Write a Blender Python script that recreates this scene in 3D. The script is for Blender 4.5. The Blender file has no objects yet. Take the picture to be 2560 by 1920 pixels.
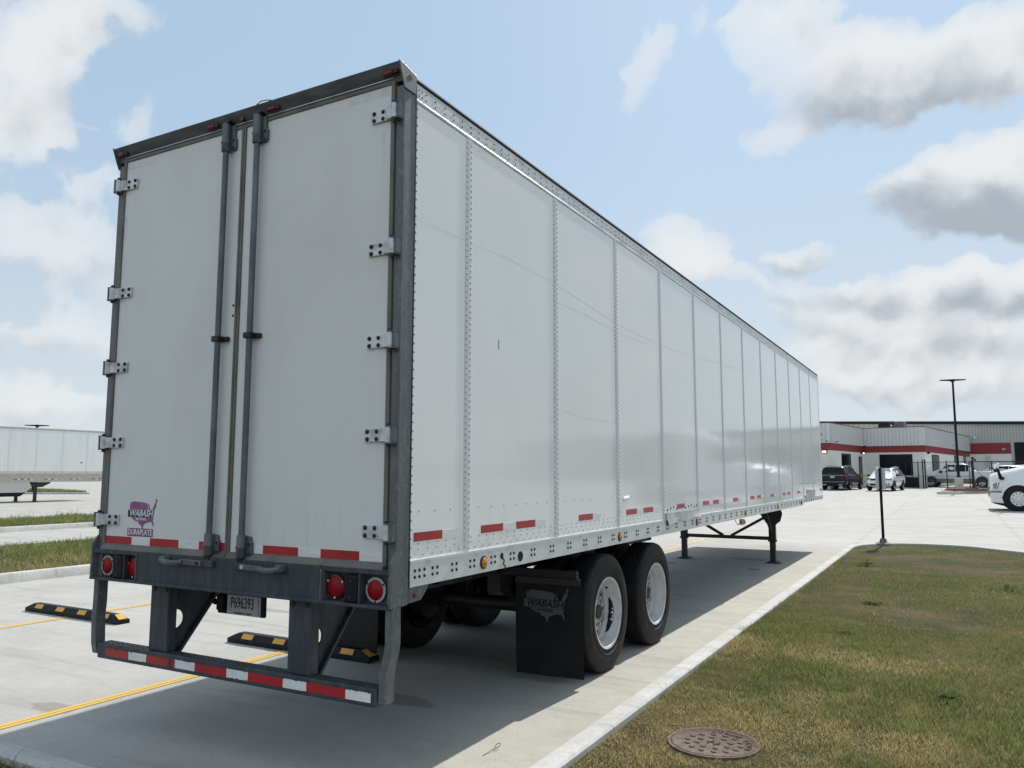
import bpy, bmesh, math, random
import numpy as np
from mathutils import Vector, Matrix, Euler
R = math.radians
random.seed(7); rng = np.random.default_rng(7)
scn = bpy.context.scene
col = scn.collection

# ---------------------------------------------------------------- camera
cam = bpy.data.cameras.new('camera')
cam.sensor_fit = 'HORIZONTAL'; cam.sensor_width = 36.0
cam.lens = 36.0 * 1968.57 / 2560.0
cam.clip_start = 0.05; cam.clip_end = 6000
camo = bpy.data.objects.new('camera', cam); col.objects.link(camo)
FW = Vector((-0.48214, 0.868806, 0.11277)); RT = Vector((0.874471, 0.485075, 0.001605)); UP = RT.cross(FW)
camo.matrix_world = Matrix(((RT.x, UP.x, -FW.x, 3.9353), (RT.y, UP.y, -FW.y, -3.4314), (RT.z, UP.z, -FW.z, 1.696), (0, 0, 0, 1)))
scn.camera = camo

# ---------------------------------------------------------------- light, exposure
SUN_STRENGTH, SKY_STRENGTH, EXPOSURE = 3.3, 0.078, 0.52
SUN_DIR = Vector((0.07, 1.10, 1.0)).normalized()
sl = bpy.data.lights.new('sun', 'SUN'); sl.energy = SUN_STRENGTH; sl.angle = R(0.6); sl.color = (1.0, 0.955, 0.89)
so = bpy.data.objects.new('sun', sl); col.objects.link(so)
so.rotation_euler = SUN_DIR.to_track_quat('Z', 'Y').to_euler(); so.location = (0, 0, 30)
vs = scn.view_settings
vs.view_transform = 'Standard'; vs.look = 'None'; vs.exposure = EXPOSURE; vs.gamma = 1.0; vs.use_curve_mapping = False
scn.cycles.max_bounces = 6; scn.cycles.diffuse_bounces = 3; scn.cycles.glossy_bounces = 3
scn.cycles.transparent_max_bounces = 4
try:
    scn.cycles.use_denoising = True
except Exception:
    pass

# ---------------------------------------------------------------- node helper
class NT:
    def __init__(s, tree):
        s.t = tree; s.n = tree.nodes; s.l = tree.links
    def new(s, typ, **kw):
        n = s.n.new(typ)
        for k, v in kw.items(): setattr(n, k, v)
        return n
    def put(s, sock, v):
        if isinstance(v, bpy.types.NodeSocket): s.l.new(v, sock)
        elif isinstance(v, (tuple, list)) and len(v) == 3 and sock.type == 'RGBA': sock.default_value = (*v, 1)
        else: sock.default_value = v
    def m(s, op, a, b=0.0, c=0.0, clamp=False):
        n = s.new('ShaderNodeMath', operation=op, use_clamp=clamp)
        s.put(n.inputs[0], a); s.put(n.inputs[1], b); s.put(n.inputs[2], c)
        return n.outputs[0]
    def v(s, op, a, b=(0, 0, 0), scale=None):
        n = s.new('ShaderNodeVectorMath', operation=op)
        s.put(n.inputs[0], a); s.put(n.inputs[1], b)
        if scale is not None: s.put(n.inputs['Scale'], scale)
        return n.outputs['Value'] if op in ('DOT_PRODUCT', 'LENGTH', 'DISTANCE') else n.outputs[0]
    def mix(s, f, a, b, mode='MIX'):
        n = s.new('ShaderNodeMix', data_type='RGBA', blend_type=mode)
        s.put(n.inputs[0], f); s.put(n.inputs[6], a); s.put(n.inputs[7], b)
        return n.outputs[2]
    def ramp(s, x, a, b, lo=0.0, hi=1.0, smooth=True):
        n = s.new('ShaderNodeMapRange', interpolation_type='SMOOTHSTEP' if smooth else 'LINEAR', clamp=True)
        for i, q in enumerate((x, a, b, lo, hi)): s.put(n.inputs[i], q)
        return n.outputs[0]
    def noise(s, vec, scale, detail=3.0, rough=0.55, dist=0.0, color=False):
        n = s.new('ShaderNodeTexNoise')
        s.put(n.inputs['Vector'], vec); s.put(n.inputs['Scale'], scale); s.put(n.inputs['Detail'], detail)
        s.put(n.inputs['Roughness'], rough); s.put(n.inputs['Distortion'], dist)
        return n.outputs['Color' if color else 'Fac']
    def map(s, vec, loc=(0, 0, 0), rot=(0, 0, 0), scale=(1, 1, 1), typ='POINT'):
        n = s.new('ShaderNodeMapping', vector_type=typ)
        s.put(n.inputs[0], vec); n.inputs[1].default_value = loc; n.inputs[2].default_value = rot; n.inputs[3].default_value = scale
        return n.outputs[0]

# ---------------------------------------------------------------- sky: Nishita daylight with fair-weather cumulus
CLOUDS = [[-0.7612,0.4668,0.4502,0.6388,0.6594,0.3965,0.1118,-0.5894,0.8001,0.0726,0.029,0.722,0.438],[-0.8097,0.4314,0.3979,0.5434,0.8073,0.2304,0.2218,-0.4028,0.888,0.0714,0.0524,0.722,0.562],[-0.8326,0.434,0.3441,0.5187,0.8288,0.2097,0.1942,-0.3531,0.9152,0.0432,0.0384,0.578,0.375],[-0.7821,0.5074,0.3617,0.6169,0.7128,0.3339,0.0884,-0.4843,0.8704,0.0656,0.0202,0.401,0.125],[-0.8302,0.4748,0.292,0.5534,0.7651,0.3292,0.0671,-0.4349,0.898,0.0796,0.0298,0.535,0.375],[-0.8495,0.4756,0.2284,0.5118,0.848,0.138,0.1281,-0.2341,0.9637,0.0898,0.0449,0.668,0.5],[-0.8478,0.5108,0.1426,0.5245,0.8474,0.0827,0.0786,-0.1449,0.9863,0.097,0.0409,0.668,0.562],[-0.8697,0.4879,0.0751,0.4919,0.8694,0.048,0.0418,-0.0787,0.996,0.1152,0.03,0.712,0.5],[-0.2765,0.8399,0.467,0.6706,0.5167,-0.5322,0.6883,-0.166,0.7061,0.0215,0.0538,0.45,0.05],[-0.1619,0.8596,0.4847,0.8996,0.3305,-0.2855,0.4056,-0.3898,0.8268,0.0724,0.0465,0.6,0.1],[-0.0987,0.8631,0.4953,0.9623,0.2095,-0.1733,0.2533,-0.4595,0.8513,0.0552,0.0301,0.55,0.5],[-0.069,0.904,0.4219,0.9942,0.097,-0.0454,0.082,-0.4163,0.9055,0.0764,0.0484,1.15,1.0],[0.0118,0.9059,0.4233,0.9997,-0.0018,-0.024,0.021,-0.4235,0.9057,0.0829,0.039,1.1,0.8],[0.0815,0.9024,0.4232,0.9945,-0.0458,-0.0938,0.0652,-0.4286,0.9012,0.0652,0.0419,1.1,0.7],[-0.1686,0.9029,0.3953,0.9853,0.1659,0.0413,0.0283,-0.3965,0.9176,0.0535,0.0187,0.45,0.1],[0.0226,0.952,0.3051,0.9965,0.0031,-0.0837,0.0807,-0.306,0.9486,0.085,0.05,1.25,1.4375],[0.0893,0.949,0.3022,0.981,-0.0313,-0.1915,0.1722,-0.3136,0.9338,0.0719,0.0527,1.2,1.38],[-0.2714,0.9256,0.2638,0.9388,0.3149,-0.1393,0.2121,-0.2099,0.9544,0.0596,0.034,0.85,0.25],[-0.2152,0.9463,0.2413,0.9051,0.2861,-0.3146,0.3668,-0.1506,0.918,0.0504,0.014,0.4,0.1],[-0.1391,0.9568,0.2554,0.9902,0.1324,0.0433,-0.0076,-0.2589,0.9659,0.0382,0.0174,0.75,0.8],[-0.0326,0.9778,0.2071,0.9986,0.0403,-0.0333,0.0409,-0.2057,0.9778,0.1254,0.0287,1.064,1.0],[0.0513,0.9804,0.1904,0.9964,-0.0632,0.0568,-0.0677,-0.1868,0.9801,0.0848,0.0324,1.064,1.0],[-0.0776,0.982,0.1721,0.9929,0.0917,-0.0753,0.0898,-0.1651,0.9822,0.107,0.0241,0.784,0.75],[0.0097,0.9894,0.1446,0.9969,0.0018,-0.0791,0.0786,-0.1449,0.9863,0.1332,0.0307,0.952,0.75],[-0.0904,0.9887,0.1197,0.994,0.0971,-0.0506,0.0617,-0.1144,0.9915,0.1185,0.0377,0.784,0.562],[0.0246,0.9954,0.0929,0.9984,-0.0198,-0.0524,0.0503,-0.094,0.9943,0.132,0.0305,0.84,0.625]]
world = bpy.data.worlds.new('World'); scn.world = world; world.use_nodes = True
W = NT(world.node_tree); W.n.clear()
tc = W.new('ShaderNodeTexCoord'); dirv = W.v('NORMALIZE', tc.outputs['Generated'])
sky = W.new('ShaderNodeTexSky'); sky.sky_type = 'NISHITA'; sky.sun_disc = False
sky.sun_elevation = math.asin(SUN_DIR.z); sky.sun_rotation = math.atan2(SUN_DIR.x, SUN_DIR.y)
sky.air_density = 1.0; sky.dust_density = 1.6; sky.ozone_density = 1.2; sky.altitude = 200
sep = W.new('ShaderNodeSeparateXYZ'); W.put(sep.inputs[0], dirv); dz = sep.outputs[2]
clear = W.v('SCALE', sky.outputs[0], scale=SKY_STRENGTH)
hz = W.m('POWER', W.m('SUBTRACT', 1.0, W.m('MAXIMUM', dz, 0.0)), 5.0)
clear = W.v('MINIMUM', clear, (0.48, 0.56, 0.70))
hazec = W.mix(W.ramp(dz, 0.0, 0.45), (0.475, 0.525, 0.555), (0.335, 0.455, 0.585))
clear = W.mix(W.m('MULTIPLY_ADD', hz, 0.20, 0.78), clear, hazec)
w1 = W.v('SUBTRACT', W.noise(dirv, 5.0, 2.0, color=True), (0.5, 0.5, 0.5))
w2 = W.v('SUBTRACT', W.noise(dirv, 17.0, 3.0, color=True), (0.5, 0.5, 0.5))
warp = W.v('ADD', dirv, W.v('ADD', W.v('SCALE', w1, scale=0.10), W.v('SCALE', w2, scale=0.05)))
acc = None; acs = None
for b in CLOUDS:
    c = Vector(b[0:3]); X = Vector(b[3:6]); Y = Vector(b[6:9]); Z = X.cross(Y)
    rot = Matrix(((X.x, Y.x, Z.x), (X.y, Y.y, Z.y), (X.z, Y.z, Z.z))).to_euler()
    q = W.map(warp, c, rot, (b[9] * 1.25, b[10] * 1.25, 1.0), 'TEXTURE')
    wt = W.ramp(W.v('LENGTH', q), 0.15, 1.25, b[11], 0.0)
    s2 = W.new('ShaderNodeSeparateXYZ'); W.put(s2.inputs[0], q)
    low = W.m('MULTIPLY', W.m('MULTIPLY', W.ramp(s2.outputs[1], 0.62, -0.62), wt), b[12])
    acc = wt if acc is None else W.m('ADD', acc, wt)
    acs = low if acs is None else W.m('ADD', acs, low)
# unseen clouds round the rest of the sky, cover raised to brighten the shade
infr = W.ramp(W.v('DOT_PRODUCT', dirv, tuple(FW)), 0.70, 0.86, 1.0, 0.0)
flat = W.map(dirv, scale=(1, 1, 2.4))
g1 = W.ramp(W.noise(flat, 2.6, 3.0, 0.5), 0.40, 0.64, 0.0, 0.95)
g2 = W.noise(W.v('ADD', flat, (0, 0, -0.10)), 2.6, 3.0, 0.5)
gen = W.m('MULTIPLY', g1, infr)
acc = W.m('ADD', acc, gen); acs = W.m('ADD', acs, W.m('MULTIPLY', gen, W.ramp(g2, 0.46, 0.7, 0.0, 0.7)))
def billow(vec):
    o1 = W.m('ABSOLUTE', W.m('MULTIPLY_ADD', W.noise(vec, 11.0, 0.0), 2.0, -1.0))
    o2 = W.m('ABSOLUTE', W.m('MULTIPLY_ADD', W.noise(vec, 26.0, 0.0), 2.0, -1.0))
    return W.m('SUBTRACT', 1.0, W.m('MULTIPLY_ADD', o2, 0.75, W.m('MULTIPLY', o1, 1.3)))
wv = W.v('ADD', dirv, W.v('SCALE', w2, scale=0.035))
b1 = billow(wv); b2 = billow(W.v('ADD', wv, (0.004, 0.012, 0.026)))
fb = W.noise(dirv, 12.0, 7.0, 0.64)
det = W.m('ADD', W.m('MULTIPLY', W.m('SUBTRACT', b1, 0.60), 0.55), W.m('MULTIPLY', W.m('SUBTRACT', fb, 0.5), 1.7))
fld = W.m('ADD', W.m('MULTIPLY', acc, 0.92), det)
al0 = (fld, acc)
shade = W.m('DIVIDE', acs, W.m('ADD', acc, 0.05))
shade = W.m('ADD', shade, W.m('MULTIPLY', W.m('SUBTRACT', b2, b1), 0.30))
shade = W.m('ADD', shade, W.m('MULTIPLY', W.m('SUBTRACT', W.noise(dirv, 16.0, 5.0, 0.66), 0.5), 0.75))
ccol = W.mix(W.ramp(shade, 0.0, 1.05), (0.59, 0.60, 0.605), (0.285, 0.315, 0.35))
soft = W.m('MULTIPLY_ADD', W.ramp(shade, 0.1, 0.9), 0.30, 0.50)      # crisp sunlit tops, soft bases
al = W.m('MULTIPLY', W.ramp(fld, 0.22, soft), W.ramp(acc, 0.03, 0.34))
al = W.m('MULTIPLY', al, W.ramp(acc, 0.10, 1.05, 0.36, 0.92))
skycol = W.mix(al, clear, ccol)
# below the horizon: haze
skycol = W.mix(W.ramp(dz, -0.02, 0.0, 1.0, 0.0), skycol, (0.34, 0.36, 0.38))
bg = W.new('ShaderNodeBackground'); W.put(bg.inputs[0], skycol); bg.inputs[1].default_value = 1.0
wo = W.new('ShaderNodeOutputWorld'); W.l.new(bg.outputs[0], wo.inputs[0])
world.cycles.sampling_method = 'MANUAL'; world.cycles.sample_map_resolution = 512

# ---------------------------------------------------------------- materials
MATS = {}
def mat(name, base=(0.5, 0.5, 0.5), rough=0.5, metal=0.0, var=None, vscale=6.0, vstretch=(1, 1, 1), vlo=0.42, vhi=0.68,
        bump=0.0, bscale=60.0, spec=0.5, coat=0.0, emit=None, estr=0.0, fn=None, attr=None, trans=0.0, rvar=0.0):
    if name in MATS: return MATS[name]
    m = bpy.data.materials.new(name); m.use_nodes = True
    N = NT(m.node_tree); p = N.n['Principled BSDF']
    p.inputs['Roughness'].default_value = rough; p.inputs['Metallic'].default_value = metal
    p.inputs['Specular IOR Level'].default_value = spec; p.inputs['Coat Weight'].default_value = coat
    p.inputs['Coat Roughness'].default_value = 0.05
    if trans: p.inputs['Transmission Weight'].default_value = trans
    co = N.new('ShaderNodeTexCoord').outputs['Object']
    c = (*base, 1)
    if attr:
        a = N.new('ShaderNodeAttribute', attribute_name=attr); c = a.outputs['Color']
    if var:
        f = N.ramp(N.noise(N.map(co, scale=vstretch), vscale, 5.0, 0.6), vlo, vhi)
        c = N.mix(f, c, (*var, 1))
        if rvar: N.put(p.inputs['Roughness'], N.m('MULTIPLY_ADD', f, rvar, rough))
    if fn: c = fn(N, p, co, c)
    N.put(p.inputs['Base Color'], c)
    if bump:
        bn = N.new('ShaderNodeBump'); bn.inputs['Strength'].default_value = bump; bn.inputs['Distance'].default_value = 0.01
        N.put(bn.inputs['Height'], N.noise(co, bscale, 4.0)); N.l.new(bn.outputs[0], p.inputs['Normal'])
    if emit:
        p.inputs['Emission Color'].default_value = (*emit, 1); p.inputs['Emission Strength'].default_value = estr
    MATS[name] = m
    return m

def f_panel(N, p, co, c):
    # faint rubbing, water stains and waviness of a laminated plate wall
    s1 = N.ramp(N.noise(N.map(co, scale=(1, 6, 0.35)), 2.2, 5.0, 0.65), 0.50, 0.80)
    c = N.mix(N.m('MULTIPLY', s1, 0.09), c, (0.55, 0.57, 0.55))
    s2 = N.ramp(N.noise(N.map(co, scale=(1, 0.35, 22)), 1.6, 3.0, 0.6), 0.60, 0.76)
    c = N.mix(N.m('MULTIPLY', s2, 0.10), c, (0.40, 0.42, 0.42))
    z = N.new('ShaderNodeSeparateXYZ'); N.put(z.inputs[0], co)
    low = N.m('MULTIPLY', N.ramp(z.outputs[2], 1.5, 1.2), N.ramp(N.noise(co, 9.0, 4.0), 0.45, 0.7))
    c = N.mix(N.m('MULTIPLY', low, 0.22), c, (0.44, 0.43, 0.39))
    b = N.new('ShaderNodeBump'); b.inputs['Strength'].default_value = 0.16; b.inputs['Distance'].default_value = 0.02
    N.put(b.inputs['Height'], N.m('ADD', N.noise(N.map(co, scale=(1, 1.3, 0.9)), 1.3, 1.0), N.m('MULTIPLY', N.noise(co, 5.0, 1.0), 0.05)))
    N.l.new(b.outputs[0], p.inputs['Normal'])
    N.put(p.inputs['Roughness'], N.m('MULTIPLY_ADD', s1, 0.10, 0.09))
    return c
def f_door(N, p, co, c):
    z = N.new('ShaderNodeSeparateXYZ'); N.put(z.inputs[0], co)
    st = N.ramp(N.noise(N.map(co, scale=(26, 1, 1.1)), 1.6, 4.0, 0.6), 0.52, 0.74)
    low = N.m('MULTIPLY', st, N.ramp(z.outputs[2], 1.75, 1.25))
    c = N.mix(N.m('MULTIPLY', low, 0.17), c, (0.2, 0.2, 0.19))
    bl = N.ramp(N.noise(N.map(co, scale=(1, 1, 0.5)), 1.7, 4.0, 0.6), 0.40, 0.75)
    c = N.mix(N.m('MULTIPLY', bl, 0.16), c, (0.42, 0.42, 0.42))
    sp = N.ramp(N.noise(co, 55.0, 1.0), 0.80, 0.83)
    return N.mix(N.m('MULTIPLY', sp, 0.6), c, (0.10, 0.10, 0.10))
def f_galv(N, p, co, c):
    a = N.ramp(N.noise(N.map(co, scale=(1, 1, 0.55)), 30.0, 4.0, 0.7, 1.2), 0.50, 0.62)
    c = N.mix(N.m('MULTIPLY', a, 0.5), c, (0.25, 0.275, 0.29))
    d = N.ramp(N.noise(N.map(co, scale=(9, 9, 0.6)), 2.0, 4.0, 0.7), 0.48, 0.75)
    c = N.mix(N.m('MULTIPLY', d, 0.55), c, (0.07, 0.08, 0.095))
    N.put(p.inputs['Roughness'], N.m('MULTIPLY_ADD', a, 0.15, 0.42))
    return c
def f_conc(base2, joints=True, stain=True, tooled=0.0):
    def fn(N, p, co, c):
        big = N.ramp(N.noise(co, 0.16, 3.0, 0.6), 0.38, 0.66)
        mid = N.ramp(N.noise(co, 1.1, 5.0, 0.65), 0.36, 0.70)
        fine = N.noise(co, 55.0, 3.0, 0.7)
        c = N.mix(N.m('MULTIPLY', big, 0.50), c, base2)
        c = N.mix(N.m('MULTIPLY', mid, 0.34), c, (0.30, 0.295, 0.27))
        st = N.ramp(N.noise(N.map(co, rot=(0, 0, R(8)), scale=(0.22, 2.4, 1)), 1.5, 5.0, 0.65, 0.6), 0.50, 0.74)
        c = N.mix(N.m('MULTIPLY', st, 0.46), c, (0.25, 0.245, 0.23))
        br = N.noise(N.map(co, scale=(1.2, 42, 1)), 2.5, 2.0)
        c = N.mix(N.m('MULTIPLY', N.ramp(br, 0.35, 0.75), 0.12), c, (0.22, 0.22, 0.21))
        c = N.mix(N.m('MULTIPLY', N.ramp(fine, 0.30, 0.75), 0.30), c, (0.24, 0.235, 0.22))
        c = N.mix(N.m('MULTIPLY', N.ramp(N.noise(co, 7.0, 5.0, 0.7), 0.42, 0.72), 0.22), c, (0.30, 0.29, 0.265))
        hgt = N.m('ADD', N.m('MULTIPLY', fine, 0.5), br)
        if joints:
            s = N.new('ShaderNodeSeparateXYZ'); N.put(s.inputs[0], co)
            jx = N.m('PINGPONG', N.m('ADD', s.outputs[0], 1.722), 1.775); jy = N.m('PINGPONG', N.m('SUBTRACT', s.outputs[1], 3.03), 2.30)
            d = N.m('MINIMUM', jx, jy)
            j = N.ramp(d, 0.004, 0.009, 1.0, 0.0)
            c = N.mix(N.m('MULTIPLY', j, 0.42), c, (0.12, 0.11, 0.10))
            c = N.mix(N.m('MULTIPLY', N.ramp(d, 0.0, 0.16, 1.0, 0.0), N.m('MULTIPLY', mid, 0.25)), c, (0.24, 0.23, 0.21))
            hgt = N.m('SUBTRACT', hgt, N.m('MULTIPLY', j, 1.5))
        if tooled:
            s = N.new('ShaderNodeSeparateXYZ'); N.put(s.inputs[0], co)
            d = N.m('PINGPONG', N.m('SUBTRACT', s.outputs[1], 2.92), tooled / 2)
            j = N.ramp(d, 0.004, 0.010, 1.0, 0.0); c = N.mix(N.m('MULTIPLY', j, 0.6), c, (0.16, 0.15, 0.13)); hgt = N.m('SUBTRACT', hgt, N.m('MULTIPLY', j, 2.0))
            gr = N.ramp(N.noise(co, 3.2, 6.0, 0.7), 0.55, 0.72)
            c = N.mix(N.m('MULTIPLY', gr, 0.30), c, (0.27, 0.25, 0.21))
        if stain:
            sk = N.new('ShaderNodeSeparateXYZ'); N.put(sk.inputs[0], co)
            # tyre scuffs: thin broken arcs where trucks swing through the lot
            rad = N.v('LENGTH', N.v('SUBTRACT', co, (-18.0, 46.0, 0.0)))
            cmb = N.new('ShaderNodeCombineXYZ'); N.put(cmb.inputs[0], N.m('MULTIPLY', rad, 3.4)); N.put(cmb.inputs[1], N.m('MULTIPLY', sk.outputs[0], 0.05))
            arcs = N.m('MULTIPLY', N.ramp(N.noise(cmb.outputs[0], 1.0, 3.0, 0.6), 0.54, 0.72), N.ramp(N.noise(co, 0.22, 2.0), 0.36, 0.58))
            arcs = N.m('MULTIPLY', arcs, N.ramp(sk.outputs[1], 12.0, 18.0))
            c = N.mix(N.m('MULTIPLY', arcs, 0.55), c, (0.20, 0.195, 0.19))
            for (x, y, rx, ry, k, cc) in ((-1.84, 0.16, 0.24, 0.10, 0.55, (0.22, 0.18, 0.13)), (-3.6, 3.9, 0.5, 0.10, 0.45, (0.15, 0.15, 0.15)),
                                          (0.2, 1.55, 0.35, 0.13, 0.5, (0.13, 0.13, 0.13)), (0.75, 11.2, 0.12, 0.18, 0.6, (0.08, 0.08, 0.08)),
                                          (0.35, 12.9, 0.5, 0.3, 0.4, (0.12, 0.12, 0.12)), (-0.9, 11.5, 0.16, 0.2, 0.5, (0.1, 0.1, 0.1)), (1.43, 2.55, 0.20, 0.07, 0.5, (0.14, 0.14, 0.14))):
                q = N.map(co, (x, y, 0), (0, 0, 0), (rx, ry, 1), 'TEXTURE')
                q = N.v('ADD', q, N.v('SCALE', N.v('SUBTRACT', N.noise(co, 9.0, 2.0, color=True), (0.5, 0.5, 0.5)), scale=0.9))
                c = N.mix(N.ramp(N.v('LENGTH', q), 0.75, 1.1, k, 0.0), c, cc)
            sp = N.ramp(N.noise(co, 17.0, 1.0), 0.79, 0.82)
            c = N.mix(N.m('MULTIPLY', sp, 0.65), c, (0.06, 0.055, 0.05))
        b = N.new('ShaderNodeBump'); b.inputs['Strength'].default_value = 0.35; b.inputs['Distance'].default_value = 0.004
        N.put(b.inputs['Height'], hgt); N.l.new(b.outputs[0], p.inputs['Normal'])
        return c
    return fn
def f_lawn(N, p, co, c):
    a = N.ramp(N.noise(co, 0.9, 5.0, 0.65), 0.40, 0.66); d = N.noise(co, 35.0, 4.0, 0.7)
    c = N.mix(a, (0.035, 0.042, 0.014), (0.13, 0.09, 0.04))
    return N.mix(N.ramp(d, 0.35, 0.75), c, (0.045, 0.035, 0.018))
def f_worn(N, p, co, c):
    w = N.ramp(N.noise(co, 26.0, 5.0, 0.7), 0.56, 0.74)
    return N.mix(N.m('MULTIPLY', w, 0.6), c, (0.42, 0.37, 0.26))
def f_rib(N, p, co, c):
    return c

M_PANEL = mat('white_plate_wall', (0.90, 0.905, 0.885), 0.15, fn=f_panel, spec=0.55)
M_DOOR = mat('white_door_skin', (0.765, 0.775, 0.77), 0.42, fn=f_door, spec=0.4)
M_ALU = mat('mill_aluminium', (0.60, 0.61, 0.60), 0.34, 0.35, var=(0.42, 0.42, 0.41), vscale=3.0, vstretch=(1, 1.2, 9))
M_RAIL = mat('white_base_rail', (0.72, 0.73, 0.72), 0.35, var=(0.40, 0.39, 0.37), vscale=2.4, vstretch=(1, 3, 5), vlo=0.55, vhi=0.85)
M_GALV = mat('galvanized_steel', (0.135, 0.145, 0.15), 0.6, 0.12, fn=f_galv, spec=0.35)
M_DGALV = mat('dull_galvanized_steel', (0.050, 0.057, 0.069), 0.55, 0.15, var=(0.078, 0.087, 0.103), vscale=6.0, vstretch=(2.5, 2.5, 0.6), spec=0.35)
M_GASK = mat('door_gasket', (0.17, 0.16, 0.14), 0.6, var=(0.10, 0.095, 0.085), vscale=3, vstretch=(1, 1, 1))
M_BLACK = mat('black_rubber', (0.004, 0.004, 0.006), 0.6, var=(0.009, 0.009, 0.011), vscale=4, spec=0.3)
M_TYRE = mat('tyre_rubber', (0.008, 0.008, 0.009), 0.7, spec=0.35, var=(0.020, 0.019, 0.018), vscale=7, vlo=0.48, vhi=0.72, bump=0.2, bscale=40)
M_IRON = mat('black_iron', (0.012, 0.012, 0.013), 0.55, var=(0.03, 0.027, 0.025), vscale=8)
M_HINGE = mat('hinge_aluminium', (0.66, 0.68, 0.69), 0.33, 0.25, var=(0.40, 0.41, 0.42), vscale=14)
M_BOLT = mat('dark_bolt', (0.022, 0.02, 0.02), 0.6)
M_RTAPE = mat('red_reflective_tape', (0.46, 0.022, 0.03), 0.32, var=(0.36, 0.02, 0.026), vscale=9)
M_WTAPE = mat('white_reflective_tape', (0.82, 0.83, 0.83), 0.30, var=(0.72, 0.73, 0.73), vscale=9, vstretch=(1, 1, 5))
M_RED = mat('red_lens', (0.30, 0.007, 0.016), 0.4, spec=0.25, coat=0.0, bump=0.15, bscale=130)
M_AMBER = mat('amber_lens', (0.62, 0.20, 0.012), 0.18, coat=0.6)
M_GREYRING = mat('grey_lamp_ring', (0.42, 0.43, 0.40), 0.5)
M_SCREW = mat('bright_screw', (0.72, 0.70, 0.68), 0.3, 0.4)
M_RIM = mat('white_wheel_paint', (0.53, 0.54, 0.55), 0.42, var=(0.36, 0.33, 0.295), vscale=9, vlo=0.46, vhi=0.74)
M_DISC = mat('grimy_wheel_disc', (0.36, 0.36, 0.35), 0.6, var=(0.16, 0.13, 0.105), vscale=11, vlo=0.40, vhi=0.7)
M_MAUVE = mat('faded_mauve_print', (0.27, 0.075, 0.22), 0.4, var=(0.33, 0.12, 0.27), vscale=12)
M_PRBLACK = mat('black_print', (0.012, 0.012, 0.02), 0.45)
M_PRWHITE = mat('white_print', (0.78, 0.78, 0.80), 0.45)
M_PRGREY = mat('grey_flap_print', (0.075, 0.08, 0.085), 0.6, var=(0.045, 0.048, 0.05), vscale=10)
M_PLATE = mat('licence_plate_white', (0.50, 0.50, 0.52), 0.4)
M_PBLUE = mat('licence_plate_blue', (0.02, 0.03, 0.14), 0.4)
M_SCR = mat('scratch_line', (0.50, 0.52, 0.52), 0.6, var=(0.74, 0.75, 0.74), vscale=4, vlo=0.4, vhi=0.6)
M_CONC = mat('concrete_slab', (0.475, 0.462, 0.432), 0.85, fn=f_conc((0.54, 0.528, 0.50)), spec=0.25)
M_GUT = mat('concrete_gutter', (0.51, 0.485, 0.42), 0.85, fn=f_conc((0.57, 0.545, 0.475), False, False, 2.9), spec=0.25)
M_KERB = mat('concrete_kerb', (0.62, 0.62, 0.60), 0.8, fn=f_conc((0.69, 0.69, 0.67), False, False, 2.9), spec=0.25)
M_LAWN = mat('lawn_soil', (0.06, 0.06, 0.02), 0.95, fn=f_lawn, spec=0.1)
M_YEL = mat('yellow_line_paint', (0.70, 0.45, 0.095), 0.6, fn=f_worn, spec=0.3)
M_STOPY = mat('yellow_reflective_panel', (0.75, 0.38, 0.05), 0.4, var=(0.62, 0.30, 0.04), vscale=20)
def leafy(m, k):
    N = NT(m.node_tree); p = N.n['Principled BSDF']; out = N.n['Material Output']; tr = N.new('ShaderNodeBsdfTranslucent'); mx = N.new('ShaderNodeMixShader')
    src = p.inputs['Base Color'].links[0].from_socket if p.inputs['Base Color'].links else None
    if src: N.l.new(src, tr.inputs[0])
    else: tr.inputs[0].default_value = p.inputs['Base Color'].default_value
    mx.inputs[0].default_value = k; N.l.new(p.outputs[0], mx.inputs[1]); N.l.new(tr.outputs[0], mx.inputs[2]); N.l.new(mx.outputs[0], out.inputs[0])
    return m
M_BLADE = leafy(mat('grass_blade', rough=0.75, attr='tint', spec=0.08), 0.45)
M_WEED = leafy(mat('weed_leaf', (0.075, 0.11, 0.030), 0.8, var=(0.11, 0.14, 0.045), vscale=18, spec=0.06), 0.4)
M_CAST = mat('rusty_cast_iron', (0.125, 0.096, 0.074), 0.85, spec=0.15, var=(0.19, 0.155, 0.13), vscale=16, bump=0.3, bscale=90)
M_CARBLK = mat('black_car_paint', (0.004, 0.004, 0.006), 0.25, coat=0.25, spec=0.25)
M_CARWHT = mat('white_car_paint', (0.75, 0.76, 0.77), 0.2, coat=0.8)
M_CARSIL = mat('silver_car_paint', (0.62, 0.64, 0.66), 0.22, 0.2, coat=0.8)
M_GLASS = mat('dark_car_glass', (0.008, 0.010, 0.013), 0.2, spec=0.25)
M_LGLASS = mat('pale_car_glass', (0.22, 0.25, 0.26), 0.06, coat=0.6)
M_CHROME = mat('chrome', (0.75, 0.76, 0.78), 0.12, 1.0)
M_ALLOY = mat('alloy_wheel', (0.55, 0.56, 0.57), 0.25, 0.7)
M_TAN = mat('tan_lower_paint', (0.20, 0.175, 0.14), 0.4)
M_WALL = mat('cream_wall_panel', (0.82, 0.81, 0.76), 0.7, var=(0.78, 0.77, 0.72), vscale=0.8)
M_SIDE = mat('grey_metal_siding', (0.68, 0.69, 0.675), 0.5, 0.0, var=(0.64, 0.65, 0.635), vscale=0.7)
M_SIDE2 = mat('grey_warehouse_siding', (0.50, 0.505, 0.48), 0.5, var=(0.46, 0.465, 0.44), vscale=0.7)
M_RIB1 = mat('siding_rib_shade', (0.52, 0.53, 0.52), 0.55)
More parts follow.
